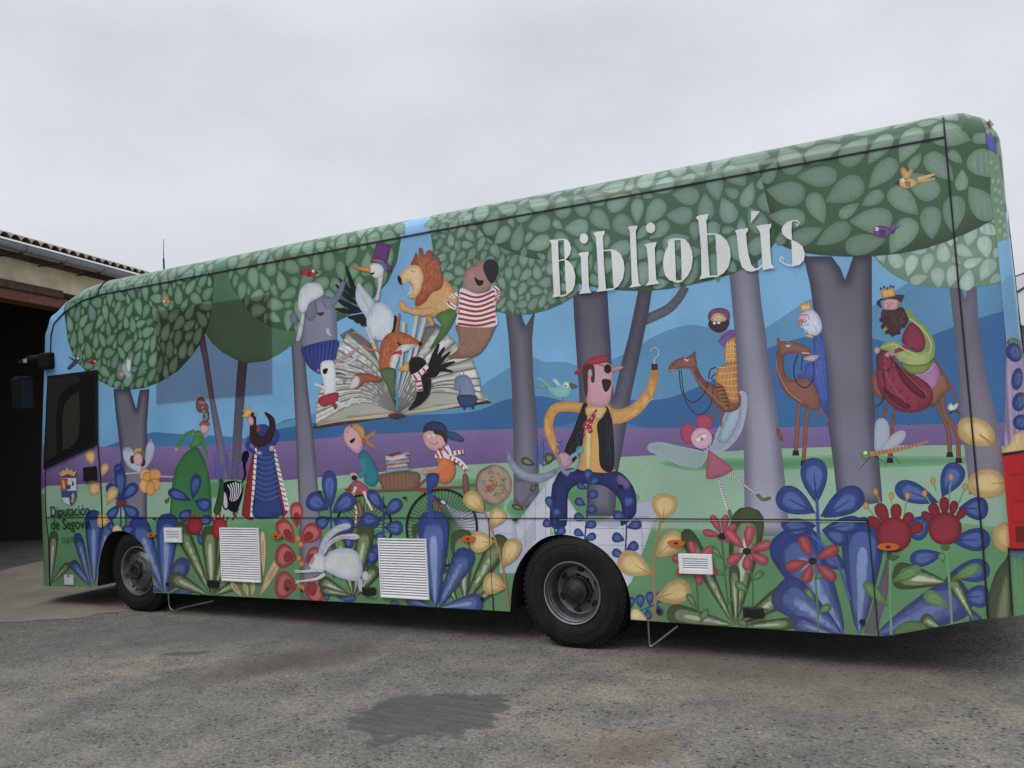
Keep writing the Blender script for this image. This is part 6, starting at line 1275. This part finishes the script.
mb = MB(); mb.add(*fbox(T0-5, tR+.2, -12, -11.9, GZ, ze)); mb.add(*fbox(T0-5, T0-4.9, -11.9, -.3, GZ, ze)); mb.add(*fbox(tR+.1, tR+.2, -11.9, -.3, GZ, ze)); mb.add(*fbox(T0-5, tR+.2, -12, -.0, ze-.15, ze-.05)); mb.build('inner_wall', dark, gar)
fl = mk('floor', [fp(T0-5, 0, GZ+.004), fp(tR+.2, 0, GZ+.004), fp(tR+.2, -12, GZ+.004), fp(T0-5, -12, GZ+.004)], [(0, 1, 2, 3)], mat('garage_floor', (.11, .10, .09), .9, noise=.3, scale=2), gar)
mb = MB(); mb.add(*fbox(-3.2, -3.12, -4, -2, .004, 1.1)); mb.build('work_bench', dark, gar)
# barrel tile roof: wavy sheet rising from the eave
per = .205; nT = int((tR+.45-(T0-5))/per*10); v = []; f = []
for i in range(nT+1):
    t = T0-5+i*per/10; h = .045*abs(math.sin(math.pi*(i/10)))**.7
    for j in range(8):
        oo = OV+.04-j*.45; v.append(fp(t, oo, ze+h*1.7-.012+j*.45*.34+(0.015 if j % 2 else 0)))
for i in range(nT):
    for j in range(7): k = i*8+j; f.append((k, k+8, k+9, k+1))
rf = mk('roof', v, f, tile, gar, smooth=False)
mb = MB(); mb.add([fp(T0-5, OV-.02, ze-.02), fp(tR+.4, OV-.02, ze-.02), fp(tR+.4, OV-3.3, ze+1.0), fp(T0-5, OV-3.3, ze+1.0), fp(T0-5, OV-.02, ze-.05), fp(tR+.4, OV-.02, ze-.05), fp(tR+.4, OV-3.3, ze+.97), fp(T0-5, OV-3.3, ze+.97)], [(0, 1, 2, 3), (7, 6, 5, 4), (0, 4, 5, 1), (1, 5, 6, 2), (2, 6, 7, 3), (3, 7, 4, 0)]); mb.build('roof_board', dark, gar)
# gutter: half pipe with a bead
v = []; f = []; gr = .085; zc_ = zg+.075; ob = OV+.05
prof_ = [(math.cos(a)*gr, math.sin(a)*gr) for a in [math.pi+math.pi*k/10 for k in range(11)]]+[(gr+.012, .012), (gr+.018, .0), (gr+.008, -.012)]
for t in (T0-5, tR+.1):
    for dx, dz in prof_: v.append(fp(t, ob+dx, zc_+dz))
m_ = len(prof_); f = [(i, i+1, m_+i+1, m_+i) for i in range(m_-1)]+[tuple(range(11)), tuple(m_+i for i in range(10, -1, -1))]
gu = mk('gutter', v, f, zinc, gar)
for px_ in (-20, 20, 60, 97):
    t = fac(px_, 250, OV)[0]
    MB().tube([fp(t, .01, zc_-.10), fp(t, ob-.01, zc_-.095)], .012, 6).build('gutter_bracket', mat('bracket_iron', (.05, .045, .04), .7), gar) if px_ in (-1,) or True else 0
    ring = MB(); ring.tube([fp(t, ob+math.cos(a)*(gr+.004), zc_+math.sin(a)*(gr+.004)) for a in [math.pi+math.pi*k/8 for k in range(9)]], .008, 6); ring.build('gutter_bracket', zinc, gar)
# warehouse to the right, behind the bus
YB = 20.0
def q3(x, y, Y): a = pl(x, y, Y); return (a[0], Y, a[1])
wh = thing('warehouse', 'pale beige warehouse with white panelled gable seen past the tail of the bus', 'warehouse', (q3(1020, 400, YB)[0]+4, YB, 0))
beige = mat('beige_wall', (.34, .30, .235), .9, noise=.12, scale=1.5); whp = mat('white_panel', (.72, .73, .76), .5, noise=.05, scale=.6); trim = mat('dark_trim', (.05, .05, .05), .6)
ww = [q3(988, 320, YB), q3(1018.5, 326.8, YB), q3(1060, 341, YB), q3(1120, 350, YB)]
MB().prism([(ww[0][0], GZ), (ww[3][0], GZ), (ww[3][0], ww[3][2]), (ww[2][0], ww[2][2]), (ww[1][0], ww[1][2]), (ww[0][0], ww[0][2])], YB, YB+14).build('wall', beige, wh)
g1 = [q3(990, 296, YB-.4), q3(1010, 281.5, YB-.4), q3(1060, 246, YB-.4), q3(1125, 285, YB-.4), q3(1125, 350, YB-.4), q3(1060, 340, YB-.4), q3(1018.5, 326, YB-.4), q3(990, 318, YB-.4)]
MB().prism([(a[0], a[2]) for a in g1], YB-.4, YB+14.5).build('gable_panel', whp, wh)
a = [q3(990, 309, YB-.4), q3(1060, 265, YB-.4)]
MB().prism([(a[0][0], a[0][2]-.02), (a[1][0], a[1][2]-.02), (a[1][0], a[1][2]+.02), (a[0][0], a[0][2]+.02)], YB-.42, YB-.403).build('gable_joint', trim, wh)
a = [q3(990, 318, YB-.4), q3(1018.5, 326, YB-.4), q3(1060, 340, YB-.4)]
MB().prism([(a[0][0], a[0][2]-.02), (a[1][0], a[1][2]-.02), (a[2][0], a[2][2]-.02), (a[2][0], a[2][2]+.04), (a[1][0], a[1][2]+.04), (a[0][0], a[0][2]+.04)], YB-.44, YB-.403).build('drip_edge', trim, wh)
wa = q3(985, 288, YB-3); wb = q3(1100, 238, YB-3)
tag(MB().tube([wa, ((wa[0]+wb[0])/2, wa[1], (wa[2]+wb[2])/2-.05), wb], .012, 5).build('overhead_cable', trim), 'thin dark cable running above the white gable', 'cable')
wp = MB().tube([(wb[0], wb[1], GZ), (wb[0], wb[1], wb[2]+.3)], [.12, .09], 10).build('cable_pole', mat('pole_wood', (.12, .09, .06), .9, noise=.3, scale=5)); tag(wp, 'round wooden pole holding the cable right of the warehouse gable', 'pole')
# ================================================================== light
S = bpy.context.scene
W = bpy.data.worlds.new('World'); S.world = W; W.use_nodes = True; nt = W.node_tree; N = nt.nodes.new; K = nt.links.new; bg = nt.nodes['Background']
sun_el, sun_az = math.radians(52), math.radians(205)   # azimuth measured from +Y clockwise
sky = N('ShaderNodeTexSky'); sky.sky_type = 'NISHITA'; sky.sun_disc = False; sky.sun_elevation = sun_el; sky.sun_rotation = sun_az
tc = N('ShaderNodeTexCoord'); mp = N('ShaderNodeMapping'); mp.inputs['Scale'].default_value = (1, 1, 2.2); K(tc.outputs['Generated'], mp.inputs[0])
n1 = N('ShaderNodeTexNoise'); n1.inputs['Scale'].default_value = 2.1; n1.inputs['Detail'].default_value = 6; n1.inputs['Roughness'].default_value = .55; K(mp.outputs[0], n1.inputs['Vector'])
cr_ = N('ShaderNodeValToRGB'); cr_.color_ramp.elements[0].position = .3; cr_.color_ramp.elements[0].color = (6.3, 6.55, 7.05, 1); cr_.color_ramp.elements[1].position = .7; cr_.color_ramp.elements[1].color = (8.3, 8.5, 8.9, 1); K(n1.outputs['Fac'], cr_.inputs[0])
sx = N('ShaderNodeSeparateXYZ'); K(tc.outputs['Generated'], sx.inputs[0])
m1 = N('ShaderNodeMapRange'); m1.inputs[1].default_value = .40; m1.inputs[2].default_value = 1; m1.inputs[3].default_value = 1; m1.inputs[4].default_value = 2.1; K(sx.outputs['Z'], m1.inputs[0])
sc_ = N('ShaderNodeVectorMath'); sc_.operation = 'SCALE'; K(cr_.outputs[0], sc_.inputs[0]); K(m1.outputs[0], sc_.inputs['Scale'])
mx = N('ShaderNodeMix'); mx.data_type = 'RGBA'; mx.inputs[0].default_value = .94; K(sky.outputs[0], mx.inputs[6]); K(sc_.outputs[0], mx.inputs[7]); K(mx.outputs[2], bg.inputs[0]); bg.inputs[1].default_value = .1
sl = bpy.data.lights.new('sun', 'SUN'); sl.energy = 1.0; sl.angle = math.radians(25); sl.color = (1, .97, .92); so = bpy.data.objects.new('sun', sl); C.objects.link(so)
sd = Vector((math.sin(sun_az)*math.cos(sun_el), math.cos(sun_az)*math.cos(sun_el), math.sin(sun_el))); so.rotation_euler = sd.to_track_quat('Z', 'Y').to_euler()
S.view_settings.view_transform = 'Standard'; S.view_settings.look = 'None'; S.view_settings.exposure = 0
S.cycles.max_bounces = 8; S.cycles.transparent_max_bounces = 8
